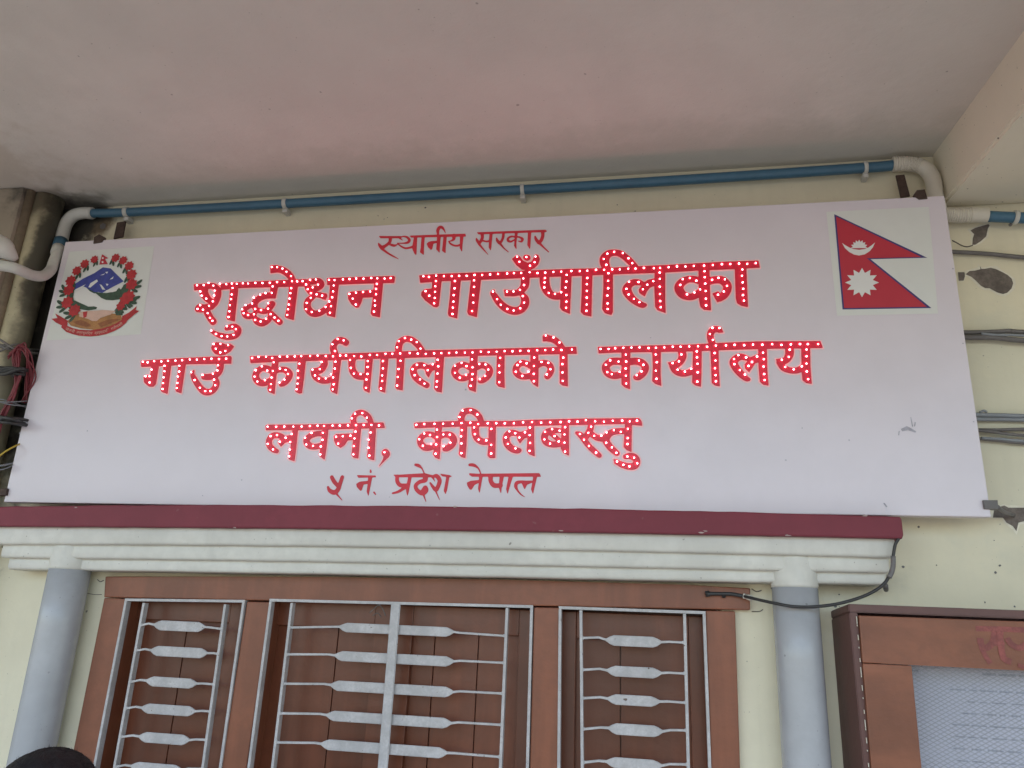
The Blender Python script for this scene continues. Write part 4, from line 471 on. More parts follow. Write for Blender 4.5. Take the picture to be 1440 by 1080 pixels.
# iron fixing tabs of the board
def tab(pts, y0, y1, m='rust', name='fixing_tab'):
    return quadbox(name, pts, y0, y1, m, sign, 0.0008)
tab(xz([(-1.1971, -0.1000, 3.1742), (-1.1814, -0.1000, 3.1835), (-1.1586, -0.1000, 3.1722), (-1.1648, -0.1000, 3.1549), (-1.1945, -0.1000, 3.1514)]), -0.103, -0.094)
tab(xz([(1.2246, -0.1000, 3.1693), (1.2349, -0.1000, 3.1835), (1.2541, -0.1000, 3.1844), (1.2578, -0.1000, 3.1566), (1.2370, -0.1000, 3.1558)]), -0.103, -0.094)
tab(xz([(-1.3220, -0.1000, 2.3668), (-1.2918, -0.1000, 2.3692), (-1.2909, -0.1000, 2.3486), (-1.3234, -0.1000, 2.3461)]), -0.108, -0.09)
tab(xz([(1.2855, -0.1000, 2.3672), (1.3155, -0.1000, 2.3676), (1.3141, -0.1000, 2.3464), (1.2860, -0.1000, 2.3476)]), -0.108, -0.09, 'cable')
tab(xz([(-1.1839, -0.0300, 3.2634), (-1.1533, -0.0300, 3.2669), (-1.1514, -0.0300, 3.2093), (-1.1840, -0.0300, 3.2032)]), -0.036, -0.030, name='hanger_strap')
tab(xz([(1.2110, -0.0300, 3.2726), (1.2330, -0.0300, 3.2733), (1.2404, -0.0300, 3.2061), (1.2166, -0.0300, 3.2032)]), -0.036, -0.030, name='hanger_strap')
tube('fixing_tab', [(1.3132, -0.1050, 2.3538), (1.3448, -0.0600, 2.3478), (1.3844, -0.0100, 2.3471)], 0.005, 'cable', sign, 6, 3)

# ================================================================= WINDOW HOOD (maroon ledge on stepped white mouldings)
hood = empty('window_hood', (0, 0, 2.25)); tag(hood, 'long window hood with maroon painted ledge over three white mouldings', 'window hood')
def strip(name, top, bot, yf, yb, m, bev, parent, jit=0.0, seed=1):
    """profile strip along x; top/bot = lists of (x,z) sample points"""
    rng = random.Random(seed); xs = np.linspace(top[0][0], top[-1][0], 61); xs = np.concatenate([xs[:1], [xs[0]+bev], xs[1:-1], [xs[-1]-bev], xs[-1:]])
    tx = [p[0] for p in top]; tz = [p[1] for p in top]; bx_ = [p[0] for p in bot]; bz = [p[1] for p in bot]
    ct = np.polyfit(tx, tz, 2); cb = np.polyfit(bx_, bz, 2)
    bm = bmesh.new(); rings = []
    for i, x in enumerate(xs):
        zt = np.polyval(ct, x)+rng.uniform(-jit, jit); zb_ = np.polyval(cb, x)+rng.uniform(-jit, jit)*0.6; b = bev
        yj = rng.uniform(-jit, jit)*0.5
        prof = [(yb, zt), (yf+b, zt), (yf+b*0.3, zt-b*0.3), (yf, zt-b), (yf, zb_+b), (yf+b*0.3, zb_+b*0.3), (yf+b, zb_), (yb, zb_)]
        if i in (0, len(xs)-1):
            mz = (zt+zb_)/2; prof = [(y if y == yb else y+bev*0.9, mz+(z-mz)*0.78) for y, z in prof]
        rings.append([bm.verts.new((x, y+yj if y != yb else y, z)) for y, z in prof])
    for a, c in zip(rings, rings[1:]):
        for k in range(8): bm.faces.new([a[k], a[(k+1) % 8], c[(k+1) % 8], c[k]])
    bm.faces.new(rings[0][::-1]); bm.faces.new(rings[-1])
    return from_bm(name, bm, m, parent, name != 'ledge')
strip('ledge', xz([(-1.3395, -0.1400, 2.3111), (-1.2701, -0.1400, 2.3121), (-0.6158, -0.1400, 2.3223), (-0.0259, -0.1400, 2.3314), (0.6094, -0.1400, 2.3301), (1.0970, -0.1400, 2.3212)]), xz([(-1.3235, -0.1400, 2.2555), (-1.2548, -0.1400, 2.2568), (-0.2480, -0.1400, 2.2682), (0.1609, -0.1400, 2.2725), (0.6079, -0.1400, 2.2729), (1.0920, -0.1400, 2.2731)]), -0.14, -0.001, 'ledge', 0.0035, hood, 0.0009, 3)
strip('moulding', xz([(-1.3475, -0.1180, 2.2659), (-1.2774, -0.1180, 2.2651), (-0.2580, -0.1180, 2.2780), (0.6090, -0.1180, 2.2805), (1.0841, -0.1180, 2.2834)]), xz([(-1.3311, -0.1180, 2.2085), (-1.2619, -0.1180, 2.2091), (-0.2523, -0.1180, 2.2272), (0.6077, -0.1180, 2.2319), (1.0728, -0.1180, 2.2320)]), -0.118, -0.001, 'mould', 0.007, hood, 0.0007, 4)
strip('moulding', xz([(-1.2758, -0.0980, 2.2178), (-1.0555, -0.0980, 2.2216), (-0.2609, -0.0980, 2.2327), (0.6086, -0.0980, 2.2388), (1.0730, -0.0980, 2.2401)]), xz([(-1.2639, -0.0980, 2.1747), (-1.0451, -0.0980, 2.1783), (-0.2560, -0.0980, 2.1884), (0.6075, -0.0980, 2.1970), (1.0673, -0.0980, 2.1985)]), -0.098, -0.001, 'mould', 0.007, hood, 0.0007, 5)
strip('moulding', xz([(-1.2629, -0.0780, 2.1804), (-1.0627, -0.0780, 2.1844), (-0.2651, -0.0780, 2.1980), (0.6084, -0.0780, 2.2052), (1.0687, -0.0780, 2.2047)]), xz([(-1.2533, -0.0780, 2.1452), (-1.0537, -0.0780, 2.1469), (-0.2607, -0.0780, 2.1592), (0.6075, -0.0780, 2.1700), (1.0655, -0.0780, 2.1727)]), -0.078, -0.001, 'mould', 0.007, hood, 0.0007, 6)

for i, (x, y, z) in enumerate([(0.6507, -0.1405, 2.2770), (0.6607, -0.1405, 2.2805), (0.8463, -0.1405, 2.2744), (-1.0275, -0.1405, 2.3125), (0.3200, -0.1405, 2.2747), (1.0178, -0.1405, 2.3222), (0.0487, -0.1405, 2.3297), (-0.5447, -0.1405, 2.2662)]):
    bm = bmesh.new(); rg = random.Random(i); n_ = 7
    bm.faces.new([bm.verts.new((x+0.006*(0.5+rg.random())*math.cos(q*2*math.pi/n_), y-0.0012, z+0.0022*(0.4+rg.random())*math.sin(q*2*math.pi/n_))) for q in range(n_)]); from_bm('paint_chip', bm, 'chip', hood)
# ================================================================= ROUND COLUMNS beside the window
def column(px, label, r, ztop, zcol):
    e = empty('wall_column', (px, -0.055, 0)); tag(e, label, 'column', 'round blue-grey columns beside the window')
    bm = bmesh.new(); tube_bm(bm, [(px, -0.055, z) for z in (0.0, 0.4, 0.8, 1.2, 1.6, 1.8, 2.0, zcol)], r, 40)
    from_bm('shaft', bm, 'column', e, True)
    zs = [zcol-0.004, zcol+0.002, zcol+0.02, ztop-0.03, ztop-0.012, ztop]; ws = [1.0, 1.035, 1.035, 1.05, 1.08, 1.09]; ds = [1.0, 1.035, 1.01, 0.97, 0.95, 0.94]
    bm = bmesh.new(); rings = [[bm.verts.new((px+r*w_*math.cos(a), -0.055+r*d_*math.sin(a), z)) for a in [2*math.pi*q/40 for q in range(40)]] for z, w_, d_ in zip(zs, ws, ds)]
    for a, b in zip(rings, rings[1:]):
        for q in range(40): bm.faces.new([a[q], a[(q+1) % 40], b[(q+1) % 40], b[q]])
    bm.faces.new(rings[0][::-1]); bm.faces.new(rings[-1])
    from_bm('collar', bm, 'mould', e, True)
    return e
column(-1.0754, 'left round blue-grey column beside the window, partly behind the dark haired head', 0.054, 2.2199, 2.1531)
rcol = column(0.8677, 'right round blue-grey column between window and notice box, crossed by a black cable', 0.052, 2.2384, 2.1652)

rg = random.Random(3); cxx, cyy, czz = (0.8905, -0.0750, 1.8416)
for q in range(7):
    a = q*0.9; L_ = 0.006+rg.random()*0.007
    tube('rust_splash', [(cxx, cyy-0.001, czz), (cxx+L_*0.5*math.cos(a), cyy-0.001+0.006*math.cos(a)*0.6, czz+L_*0.5*math.sin(a)), (cxx+L_*math.cos(a), cyy-0.001+L_*math.cos(a)*0.6, czz+L_*math.sin(a))], 0.0018, 'rust', rcol, 6, 2)
# ================================================================= WINDOW
win = empty('window', (-0.1, 0, 0.95)); tag(win, 'brown wooden window with three closed shutters behind grey iron grilles', 'window')
YF = -0.022
quadbox('frame', xz([(-0.9869, -0.0220, 2.1361), (-0.6549, -0.0220, 2.1458), (-0.2828, -0.0220, 2.1548), (0.1434, -0.0220, 2.1611), (0.6094, -0.0220, 2.1631), (0.7701, -0.0220, 2.1597), (0.7674, -0.0220, 2.1081), (-0.9788, -0.0220, 2.0791)]), YF, 0.08, 'wood', win, 0.003)   # head rail
def jamb(l0, l1, r0, r1, name='frame'):
    """l0,l1 upper/lower left edge points, r0,r1 right edge, carried on down to the sill"""
    def ext(a, b, z): t = (z-a[1])/(b[1]-a[1]); return (a[0]+(b[0]-a[0])*t, z)
    quadbox(name, [l0, r0, ext(r0, r1, 0.95), ext(l0, l1, 0.95)], YF+0.001, 0.079, 'wood', win, 0.003)
J = xz([(-0.9784, -0.0220, 2.0776), (-0.9834, -0.0220, 1.6911), (-0.9073, -0.0220, 2.0777), (-0.9124, -0.0220, 1.6497)]); jamb(J[0], J[1], J[2], J[3])
J = xz([(-0.5454, -0.0220, 2.0826), (-0.5528, -0.0220, 1.6738), (-0.4773, -0.0220, 2.0840), (-0.4848, -0.0220, 1.6784)]); jamb(J[0], J[1], J[2], J[3], 'mullion')
J = xz([(0.2400, -0.0220, 2.0958), (0.2413, -0.0220, 1.7270), (0.3051, -0.0220, 2.0973), (0.3095, -0.0220, 1.7316)]); jamb(J[0], J[1], J[2], J[3], 'mullion')
J = xz([(0.6621, -0.0220, 2.1034), (0.6628, -0.0220, 1.7553), (0.7324, -0.0220, 2.1043), (0.7277, -0.0220, 1.7596)]); jamb(J[0], J[1], J[2], J[3])
box('sill', -1.06, 0.80, -0.05, 0.10, 0.90, 0.949, 'wood', win, 0.004)
box('backing_panel', OX0+0.003, OX1-0.003, 0.081, 0.10, 0.952, 2.12, 'wood2', win, 0.002)
# shutters: stiles, rails and recessed planks
def shutter(x0, x1, planks, label=None):
    z0, z1 = 0.955, 2.09
    bm = bmesh.new(); w = 0.052
    bbox(bm, x0, x0+w, 0.034, 0.066, z0, z1, 0.002); bbox(bm, x1-w, x1, 0.034, 0.066, z0, z1, 0.002)
    bbox(bm, x0+w+0.0005, x1-w-0.0005, 0.035, 0.066, z1-0.065, z1, 0.002); bbox(bm, x0+w+0.0005, x1-w-0.0005, 0.035, 0.066, z0, z0+0.09, 0.002)
    bm_o = from_bm('shutter', bm, 'wood2', win)
    xs = [x0+w-0.004]+planks+[x1-w+0.004]
    for a, b in zip(xs, xs[1:]):
        bm = bmesh.new(); bbox(bm, a+0.0012, b-0.0012, 0.051, 0.06, z0+0.085, z1-0.062, 0.0015); from_bm('plank', bm, 'wood2', bm_o)
    bm = bmesh.new(); bbox(bm, x0+0.03, x1-0.03, 0.0605, 0.065, z0+0.05, z1-0.03); from_bm('back_panel', bm, 'wood2', bm_o)
SX = xz([(-0.9445, 0.0400, 2.0434), (-0.5784, 0.0400, 2.0530), (-0.5002, 0.0400, 2.0559), (-0.1441, 0.0400, 2.0636), (0.2261, 0.0400, 2.0721), (0.3003, 0.0400, 2.0749), (0.6652, 0.0400, 2.0802)])
def lin(a, b, t): return a+(b-a)*t
shutter(SX[0][0]-0.05, SX[1][0]+0.01, [lin(SX[0][0], SX[1][0], 0.52)])
shutter(SX[2][0]-0.045, SX[3][0]-0.002, [lin(SX[2][0], SX[3][0], 0.55)])
shutter(SX[3][0], SX[4][0]+0.02, [lin(SX[3][0], SX[4][0], 0.3), lin(SX[3][0], SX[4][0], 0.62)])
shutter(SX[5][0]-0.01, SX[6][0]+0.01, [lin(SX[5][0], SX[6][0], 0.42)])
# grilles
YG0, YG1 = -0.026, -0.006
def hbar_pts(z0, z1, x0, x1, xa, xb, hh, zc):
    """thin rod that flattens into a plate between xa and xb"""
    return (x0, z0), (xa, zc), (xb, zc), (x1, z1), hh
def gbar(bm, a, b, w, y0, y1):
    """flat bar between two (x,z) points"""
    ax, az = a; bx_, bz = b; d = Vector((bx_-ax, bz-az)).normalized(); n_ = Vector((-d.y, d.x))*w/2
    pts = [(ax+n_.x, az+n_.y), (ax-n_.x, az-n_.y), (bx_-n_.x, bz-n_.y), (bx_+n_.x, bz+n_.y)]
    prism(bm, [(x, y0, z) for x, z in pts], [(x, y1, z) for x, z in pts])
def grille(outer, inner, rows, centre=None):
    """outer: TL,TR,BR,BL points (x,z) ; inner: [(top,bottom)...] uprights ; rows: (zl, zr, xa, xb, zc)"""
    def ext(a, b, z=0.96): t = (z-a[1])/(b[1]-a[1]); return (a[0]+(b[0]-a[0])*t, z)
    g = None
    bm = bmesh.new(); TL, TR, BR, BL = outer; w = 0.0068
    BLe, BRe = ext(TL, BL), ext(TR, BR)
    gbar(bm, (TL[0]-w/2, TL[1]), (TR[0]+w/2, TR[1]), w, YG0, YG1); gbar(bm, (TL[0], TL[1]-w/2-0.0002), BLe, w, YG0, YG1); gbar(bm, (TR[0], TR[1]-w/2-0.0002), BRe, w, YG0, YG1)
    gbar(bm, (BLe[0]-w/2, BLe[1]-w/2), (BRe[0]+w/2, BRe[1]-w/2), w, YG0, YG1)
    g = from_bm('grille', bm, 'iron', win)
    ups = []
    for a, b in inner:
        be = ext(a, b); bm = bmesh.new(); gbar(bm, (a[0], a[1]-w/2-0.0002), be, w, YG0+0.001, YG1-0.001); from_bm('upright_bar', bm, 'iron', g); ups.append((a, be))
    def xat(u, z): (a, b) = u; t = (z-a[1])/(b[1]-a[1]); return a[0]+(b[0]-a[0])*t
    rr = list(rows); dz = (rows[-1][4]-rows[0][4])/(len(rows)-1)
    dxa = (rows[-1][2]-rows[0][2])/(len(rows)-1); dxb = (rows[-1][3]-rows[0][3])/(len(rows)-1)
    k = 1
    while rows[-1][4]+dz*k > 1.02:
        q = rows[-1]; rr.append((q[0]+dz*k, q[1]+dz*k, q[2]+dxa*k, q[3]+dxb*k, q[4]+dz*k)); k += 1
    rg = random.Random(int(TL[0]*999))
    for (zl, zr, xa, xb, zc) in rr:
        bm = bmesh.new(); hp = 0.0125; yc = (YG0+YG1)/2
        xl, xr = xat(ups[0], zl), xat(ups[-1], zr); r = 0.0028
        zl += rg.uniform(-.0008, .0008); up = 0.004
        # left rod, plate, right rod as one forged bar: cross-sections (x, z centre, half height, half depth)
        hp *= rg.uniform(0.93, 1.05); xa += rg.uniform(-.003, .003); xb += rg.uniform(-.003, .003); zc += rg.uniform(-.001, .001)
        S_ = [(xl+0.0025, zl, r*1.9, r*1.5), (xl+0.007, zl+0.0003, r*1.1, r), (xa-0.030, lin(zl, zc, .4)+up, r, r), (xa-0.012, zc+0.001, r*1.1, r), (xa-0.002, zc, hp*0.72, r*0.9), (xa+0.008, zc, hp, r*0.8),
              (xb-0.008, zc, hp, r*0.8), (xb+0.002, zc, hp*0.72, r*0.9), (xb+0.012, zc+0.001, r*1.1, r), (xb+0.030, lin(zr, zc, .4)+0.001, r, r), (xr-0.008, zr-0.0004, r, r), (xr-0.0025, zr, r*1.8, r*1.5)]
        rings = []
        for x, z, hz, hy in S_:
            rings.append([bm.verts.new((x, yc-0.004+hy*sy, z+hz*sz)) for sy, sz in ((-1, -.8), (-1, .8), (-.5, 1), (.5, 1), (1, .8), (1, -.8), (.5, -1), (-.5, -1))])
        for a, c in zip(rings, rings[1:]):
            for q in range(8): bm.faces.new([a[q], a[(q+1) % 8], c[(q+1) % 8], c[q]])
        bm.faces.new(rings[0][::-1]); bm.faces.new(rings[-1]); from_bm('cross_bar', bm, 'iron', g)
    if centre:
        bm = bmesh.new(); a, b = centre; be = ext(a, b)
        gbar(bm, a, be, 0.0255, YG0-0.006, YG0-0.0015); bmesh.ops.bevel(bm, geom=list(bm.edges), offset=0.002, segments=2, affect='EDGES'); from_bm('centre_bar', bm, 'iron', g)
    return g
def rows_of(L):
    return [(a[2], b[2], c[0], d[0], (c[2]+d[2])/2) for a, b, c, d in L]
grille(xz([(-0.9059, -0.0200, 2.0749), (-0.5529, -0.0200, 2.0833), (-0.5539, -0.0200, 1.6734), (-0.9097, -0.0200, 1.6496)]),
  [tuple(xz([(-0.8503, -0.0200, 2.0721), (-0.8520, -0.0200, 1.6534)])), tuple(xz([(-0.6063, -0.0200, 2.0768), (-0.6029, -0.0200, 1.6701)]))],
  rows_of([[(-0.8485, -0.0200, 2.0100), (-0.6079, -0.0200, 2.0103), (-0.7963, -0.0200, 2.0083), (-0.6693, -0.0200, 2.0134)], [(-0.8457, -0.0200, 1.9435), (-0.6098, -0.0200, 1.9469), (-0.7917, -0.0200, 1.9414), (-0.6515, -0.0200, 1.9477)], [(-0.8444, -0.0200, 1.8648), (-0.6092, -0.0200, 1.8706), (-0.7915, -0.0200, 1.8657), (-0.6692, -0.0200, 1.8719)],
    [(-0.8495, -0.0200, 1.7981), (-0.6102, -0.0200, 1.8045), (-0.7905, -0.0200, 1.7979), (-0.6633, -0.0200, 1.8050)], [(-0.8517, -0.0200, 1.7292), (-0.6105, -0.0200, 1.7364), (-0.7886, -0.0200, 1.7271), (-0.6628, -0.0200, 1.7348)], [(-0.8507, -0.0200, 1.6569), (-0.6105, -0.0200, 1.6680), (-0.7929, -0.0200, 1.6574), (-0.6723, -0.0200, 1.6655)]]))
grille(xz([(-0.4748, -0.0200, 2.0888), (0.2342, -0.0200, 2.0974), (0.2358, -0.0200, 1.7264), (-0.4762, -0.0200, 1.6786)]),
  [tuple(xz([(-0.4141, -0.0200, 2.0872), (-0.4128, -0.0200, 1.6829)])), tuple(xz([(0.1710, -0.0200, 2.0952), (0.1702, -0.0200, 1.7220)]))],
  rows_of([[(-0.4124, -0.0200, 2.0218), (0.1712, -0.0200, 2.0245), (-0.2649, -0.0200, 2.0241), (0.0249, -0.0200, 2.0288)], [(-0.4133, -0.0200, 1.9540), (0.1704, -0.0200, 1.9603), (-0.2651, -0.0200, 1.9554), (0.0295, -0.0200, 1.9587)], [(-0.4114, -0.0200, 1.8825), (0.1681, -0.0200, 1.8890), (-0.2721, -0.0200, 1.8810), (0.0286, -0.0200, 1.8883)],
    [(-0.4113, -0.0200, 1.8107), (0.1677, -0.0200, 1.8178), (-0.2735, -0.0200, 1.8101), (0.0281, -0.0200, 1.8145)], [(-0.4134, -0.0200, 1.7419), (0.1674, -0.0200, 1.7467), (-0.2787, -0.0200, 1.7405), (0.0254, -0.0200, 1.7486)], [(-0.4114, -0.0200, 1.6732), (0.1670, -0.0200, 1.6786), (-0.2814, -0.0200, 1.6692), (0.0248, -0.0200, 1.6794)]]),
  tuple(xz([(-0.1222, -0.0200, 2.0937), (-0.1216, -0.0200, 1.7024)])))
grille(xz([(0.3066, -0.0200, 2.0974), (0.6586, -0.0200, 2.0983), (0.6597, -0.0200, 1.7548), (0.3109, -0.0200, 1.7314)]),
  [tuple(xz([(0.3586, -0.0200, 2.0967), (0.3666, -0.0200, 1.7351)])), tuple(xz([(0.6120, -0.0200, 2.0975), (0.6116, -0.0200, 1.7516)]))],
  rows_of([[(0.3595, -0.0200, 2.0273), (0.6127, -0.0200, 2.0273), (0.4348, -0.0200, 2.0238), (0.5415, -0.0200, 2.0267)], [(0.3604, -0.0200, 1.9528), (0.6124, -0.0200, 1.9570), (0.4349, -0.0200, 1.9531), (0.5404, -0.0200, 1.9567)], [(0.3613, -0.0200, 1.8880), (0.6123, -0.0200, 1.8922), (0.4349, -0.0200, 1.8872), (0.5394, -0.0200, 1.8913)],
    [(0.3622, -0.0200, 1.8199), (0.6122, -0.0200, 1.8318), (0.4384, -0.0200, 1.8229), (0.5400, -0.0200, 1.8274)], [(0.3631, -0.0200, 1.7471), (0.6118, -0.0200, 1.7590), (0.4367, -0.0200, 1.7489), (0.5388, -0.0200, 1.7542)]]))
# dry scrap of cobweb caught on the centre grille
tube('cobweb_scrap', [(-0.1911, -0.0300, 2.0659), (-0.1787, -0.0300, 2.0789), (-0.1678, -0.0300, 2.0864), (-0.1572, -0.0300, 2.0779), (-0.1478, -0.0300, 2.0605)], 0.0014, 'cement', win, 5, 3)
tube('cobweb_scrap', [(-0.1826, -0.0300, 2.0592), (-0.1697, -0.0300, 2.0667), (-0.1591, -0.0300, 2.0565)], 0.0012, 'cement', win, 5, 3)

# ================================================================= NOTICE BOX
nb = empty('notice_box', (1.5, 0, 1.2)); tag(nb, 'brown wooden wall-mounted notice box with wire mesh door at the lower right', 'notice box')
NY = -0.13; NX0, NX1, NZ1, NZ0 = 0.9680, 2.35, 2.1267, 1.15
bx0 = 0.9561; bz1 = 2.1138
bm = bmesh.new(); t = 0.018
prism(bm, [(NX0, NY, NZ1), (NX1, NY, NZ1-0.004), (NX1, NY, NZ1-t-0.004), (NX0, NY, NZ1-t)], [(bx0, -0.001, bz1), (NX1, -0.001, bz1), (NX1, -0.001, bz1-t), (bx0, -0.001, bz1-t)])
bmesh.ops.bevel(bm, geom=list(bm.edges), offset=0.002, segments=2, affect='EDGES'); from_bm('top_board', bm, 'box', nb)
bm = bmesh.new(); zt = NZ1-t-0.0005
prism(bm, [(NX0, NY, zt), (NX0+0.018, NY, zt), (NX0+0.024, NY, NZ0), (NX0+0.006, NY, NZ0)], [(bx0, -0.001, bz1-t-0.0005), (bx0+0.03, -0.001, bz1-t-0.0005), (bx0+0.03, -0.001, NZ0), (bx0, -0.001, NZ0)])
bmesh.ops.bevel(bm, geom=list(bm.edges), offset=0.002, segments=2, affect='EDGES'); from_bm('side_board', bm, 'box', nb)
box('bottom_board', NX0+0.026, NX1, NY, -0.001, NZ0, NZ0+0.018, 'box', nb); box('side_board', NX1-0.02, NX1-0.0005, NY+0.001, -0.001, NZ0+0.019, NZ1-t-0.007, 'box', nb)
DQ = xz([(0.9856, -0.1320, 2.1021), (0.9828, -0.1320, 1.7936), (1.0840, -0.1320, 2.0031), (1.0816, -0.1320, 1.8002), (1.3216, -0.1320, 2.1022), (1.3072, -0.1320, 2.0023)])
def extz(a, b, z): t = (z-a[1])/(b[1]-a[1]); return (a[0]+(b[0]-a[0])*t, z)
def extx(a, b, x): t = (x-a[0])/(b[0]-a[0]); return (x, a[1]+(b[1]-a[1])*t)
DB = NZ0+0.02
fo_tl, fo_tr, fi_tl, fi_tr = DQ[0], extx(DQ[0], DQ[4], NX1-0.025), DQ[2], extx(DQ[2], DQ[5], NX1-0.12)
fo_bl, fi_bl = extz(DQ[0], DQ[1], DB), extz(DQ[2], DQ[3], DB+0.095)
# door frame: top rail over two stiles
door = quadbox('door_rail', [fo_tl, fo_tr, (fo_tr[0], fi_tr[1]), fi_tr, fi_tl, (extz(DQ[0], DQ[1], fi_tl[1])[0], fi_tl[1])], NY-0.010, NY+0.016, 'wood3', nb, 0.0022)
quadbox('door_stile', [(extz(DQ[0], DQ[1], fi_tl[1])[0], fi_tl[1]-0.0012), (fi_tl[0], fi_tl[1]-0.0012), (fi_bl[0], DB), fo_bl], NY-0.010, NY+0.016, 'wood3', nb, 0.0022)
quadbox('door_stile', [(fi_tr[0], fi_tr[1]-0.0012), (fo_tr[0], fi_tr[1]-0.0012), (fo_tr[0], DB), (fi_tr[0], DB)], NY-0.010, NY+0.016, 'wood3', nb, 0.0022)
quadbox('door_rail', [(fi_bl[0]+0.001, DB+0.09), (fi_tr[0]-0.001, DB+0.09), (fi_tr[0]-0.001, DB), (fi_bl[0]+0.001, DB)], NY-0.010, NY+0.016, 'wood3', nb, 0.0022)
# hinge gap with flaked light edge
for i in range(16):
    a = extz(DQ[0], DQ[1], fo_tl[1]-0.002-i*0.021-0.004*math.sin(i*5.1)); b = extz(DQ[0], DQ[1], a[1]-(0.016, 0.004, 0.011, 0.003, 0.008)[i % 5])
    quadbox('worn_edge', [(a[0]-0.0040, a[1]), (a[0]-0.0028, a[1]), (b[0]-0.0026, b[1]), (b[0]-0.0038, b[1])], NY-0.004, NY+0.002, 'rim', nb, 0)
box('paper_sheet', fi_tl[0]-0.04, fi_tr[0]+0.03, -0.055, -0.053, DB+0.03, fi_tl[1]+0.05, 'paper', nb, 0)
box('back_board', NX0+0.03, NX1-0.021, -0.05, -0.01, NZ0+0.02, NZ1-0.03, 'box', nb, 0)
# faint printed lines on the paper
rng = random.Random(8); V_, F_ = [], []
px0, pz0 = fi_tl[0]+0.02, fi_tl[1]-0.012
for li in range(18):
    z = pz0-li*0.024-(0.012 if li else 0); x = px0+(0.0 if li == 0 else rng.uniform(0.05, 0.12)); xe = px0+(0.5 if li else 0.42)
    while x < xe:
        w = rng.uniform(0.012, 0.035); hh = 0.005 if li == 0 else 0.003
        F_.append(tuple(range(len(V_), len(V_)+4))); V_ += [(x, -0.0556, z), (x+w, -0.0556, z), (x+w, -0.0556, z-hh), (x, -0.0556, z-hh)]; x += w+rng.uniform(0.004, 0.012)+(0.12 if li == 0 and rng.random() < .2 else 0)
tag(poly_mesh('printed_lines', V_, F_, 'print', nb), kind='stuff')
# wire mesh: two families of wires
mx0, mx1, mz0, mz1 = fi_tl[0]-0.008, fi_tr[0]+0.008, DB+0.085, fi_tl[1]+0.008
V_, F_ = [], []
for sgn in (1, -1):
    sl = 0.55*sgn; c = mz0-abs(sl)*(mx1-mx0); 
    while c < mz1+abs(sl)*(mx1-mx0):
        # z = c + sl*(x-mx0); clip
        xa_, xb_ = mx0, mx1
        for zz in (mz0, mz1):
            pass
        lo_, hi_ = sorted([(mz0-c)/sl+mx0, (mz1-c)/sl+mx0]); xa_, xb_ = max(mx0, lo_), min(mx1, hi_)
        if xb_-xa_ > 0.003:
            za, zb_ = c+sl*(xa_-mx0), c+sl*(xb_-mx0); r = 0.0008; y = NY+0.006+sgn*0.0011; n0 = len(V_)
            for x, z in ((xa_, za), (xb_, zb_)): V_ += [(x, y-r, z), (x, y, z+r), (x, y+r, z), (x, y, z-r)]
            F_ += [(n0, n0+1, n0+5, n0+4), (n0+1, n0+2, n0+6, n0+5), (n0+2, n0+3, n0+7, n0+6), (n0+3, n0, n0+4, n0+7)]
        c += 0.0086
tag(poly_mesh('wire_mesh', V_, F_, 'mesh', nb), kind='stuff')
# faded hand-painted letters on the door rail (cut by the picture edge in the photo)
tube_y = NY-0.0104
def dabs(pts, w, name='faded_lettering'):
    P = catmull([(x, z) for x, z in pts], 6); V, F2 = [], []
    for i, p in enumerate(P):
        d = P[min(i+1, len(P)-1)]-P[max(i-1, 0)]; d = d/(math.hypot(*d) or 1); n_ = np.array((-d[1], d[0]))*w/2
        V += [(p[0]+n_[0], tube_y-dabs.k*0.0002, p[1]+n_[1]), (p[0]-n_[0], tube_y-dabs.k*0.0002, p[1]-n_[1])]
        if i: F2.append((2*i-2, 2*i-1, 2*i+1, 2*i))
    dabs.k += 1
    return poly_mesh(name, V, F2, 'fade', door)
dabs.k = 0
dabs(xz([(1.2209, -0.1400, 2.0835), (1.2602, -0.1400, 2.0844), (1.3158, -0.1400, 2.0844), (1.3977, -0.1400, 2.0834)]), 0.011)
dabs(xz([(1.2269, -0.1400, 2.0648), (1.2278, -0.1400, 2.0504), (1.2368, -0.1400, 2.0450), (1.2510, -0.1400, 2.0571), (1.2582, -0.1400, 2.0792)]), 0.013)
dabs(xz([(1.2260, -0.1400, 2.0474), (1.2332, -0.1400, 2.0276), (1.2410, -0.1400, 2.0137)]), 0.010)
dabs(xz([(1.2480, -0.1400, 2.0556), (1.2618, -0.1400, 2.0547), (1.2733, -0.1400, 2.0581)]), 0.010)
dabs(xz([(1.2680, -0.1400, 2.0796), (1.2660, -0.1400, 2.0549), (1.2676, -0.1400, 2.0263), (1.2816, -0.1400, 2.0184)]), 0.013)
dabs(xz([(1.2801, -0.1400, 2.0670), (1.2855, -0.1400, 2.0557), (1.2995, -0.1400, 2.0477), (1.3112, -0.1400, 2.0526), (1.3266, -0.1400, 2.0647)]), 0.012)
dabs(xz([(1.2932, -0.1400, 2.0133), (1.3049, -0.1400, 2.0096), (1.3191, -0.1400, 2.0131)]), 0.008)
dabs(xz([(1.3318, -0.1400, 2.0807), (1.3282, -0.1400, 2.0476), (1.3267, -0.1400, 2.0191)]), 0.012)

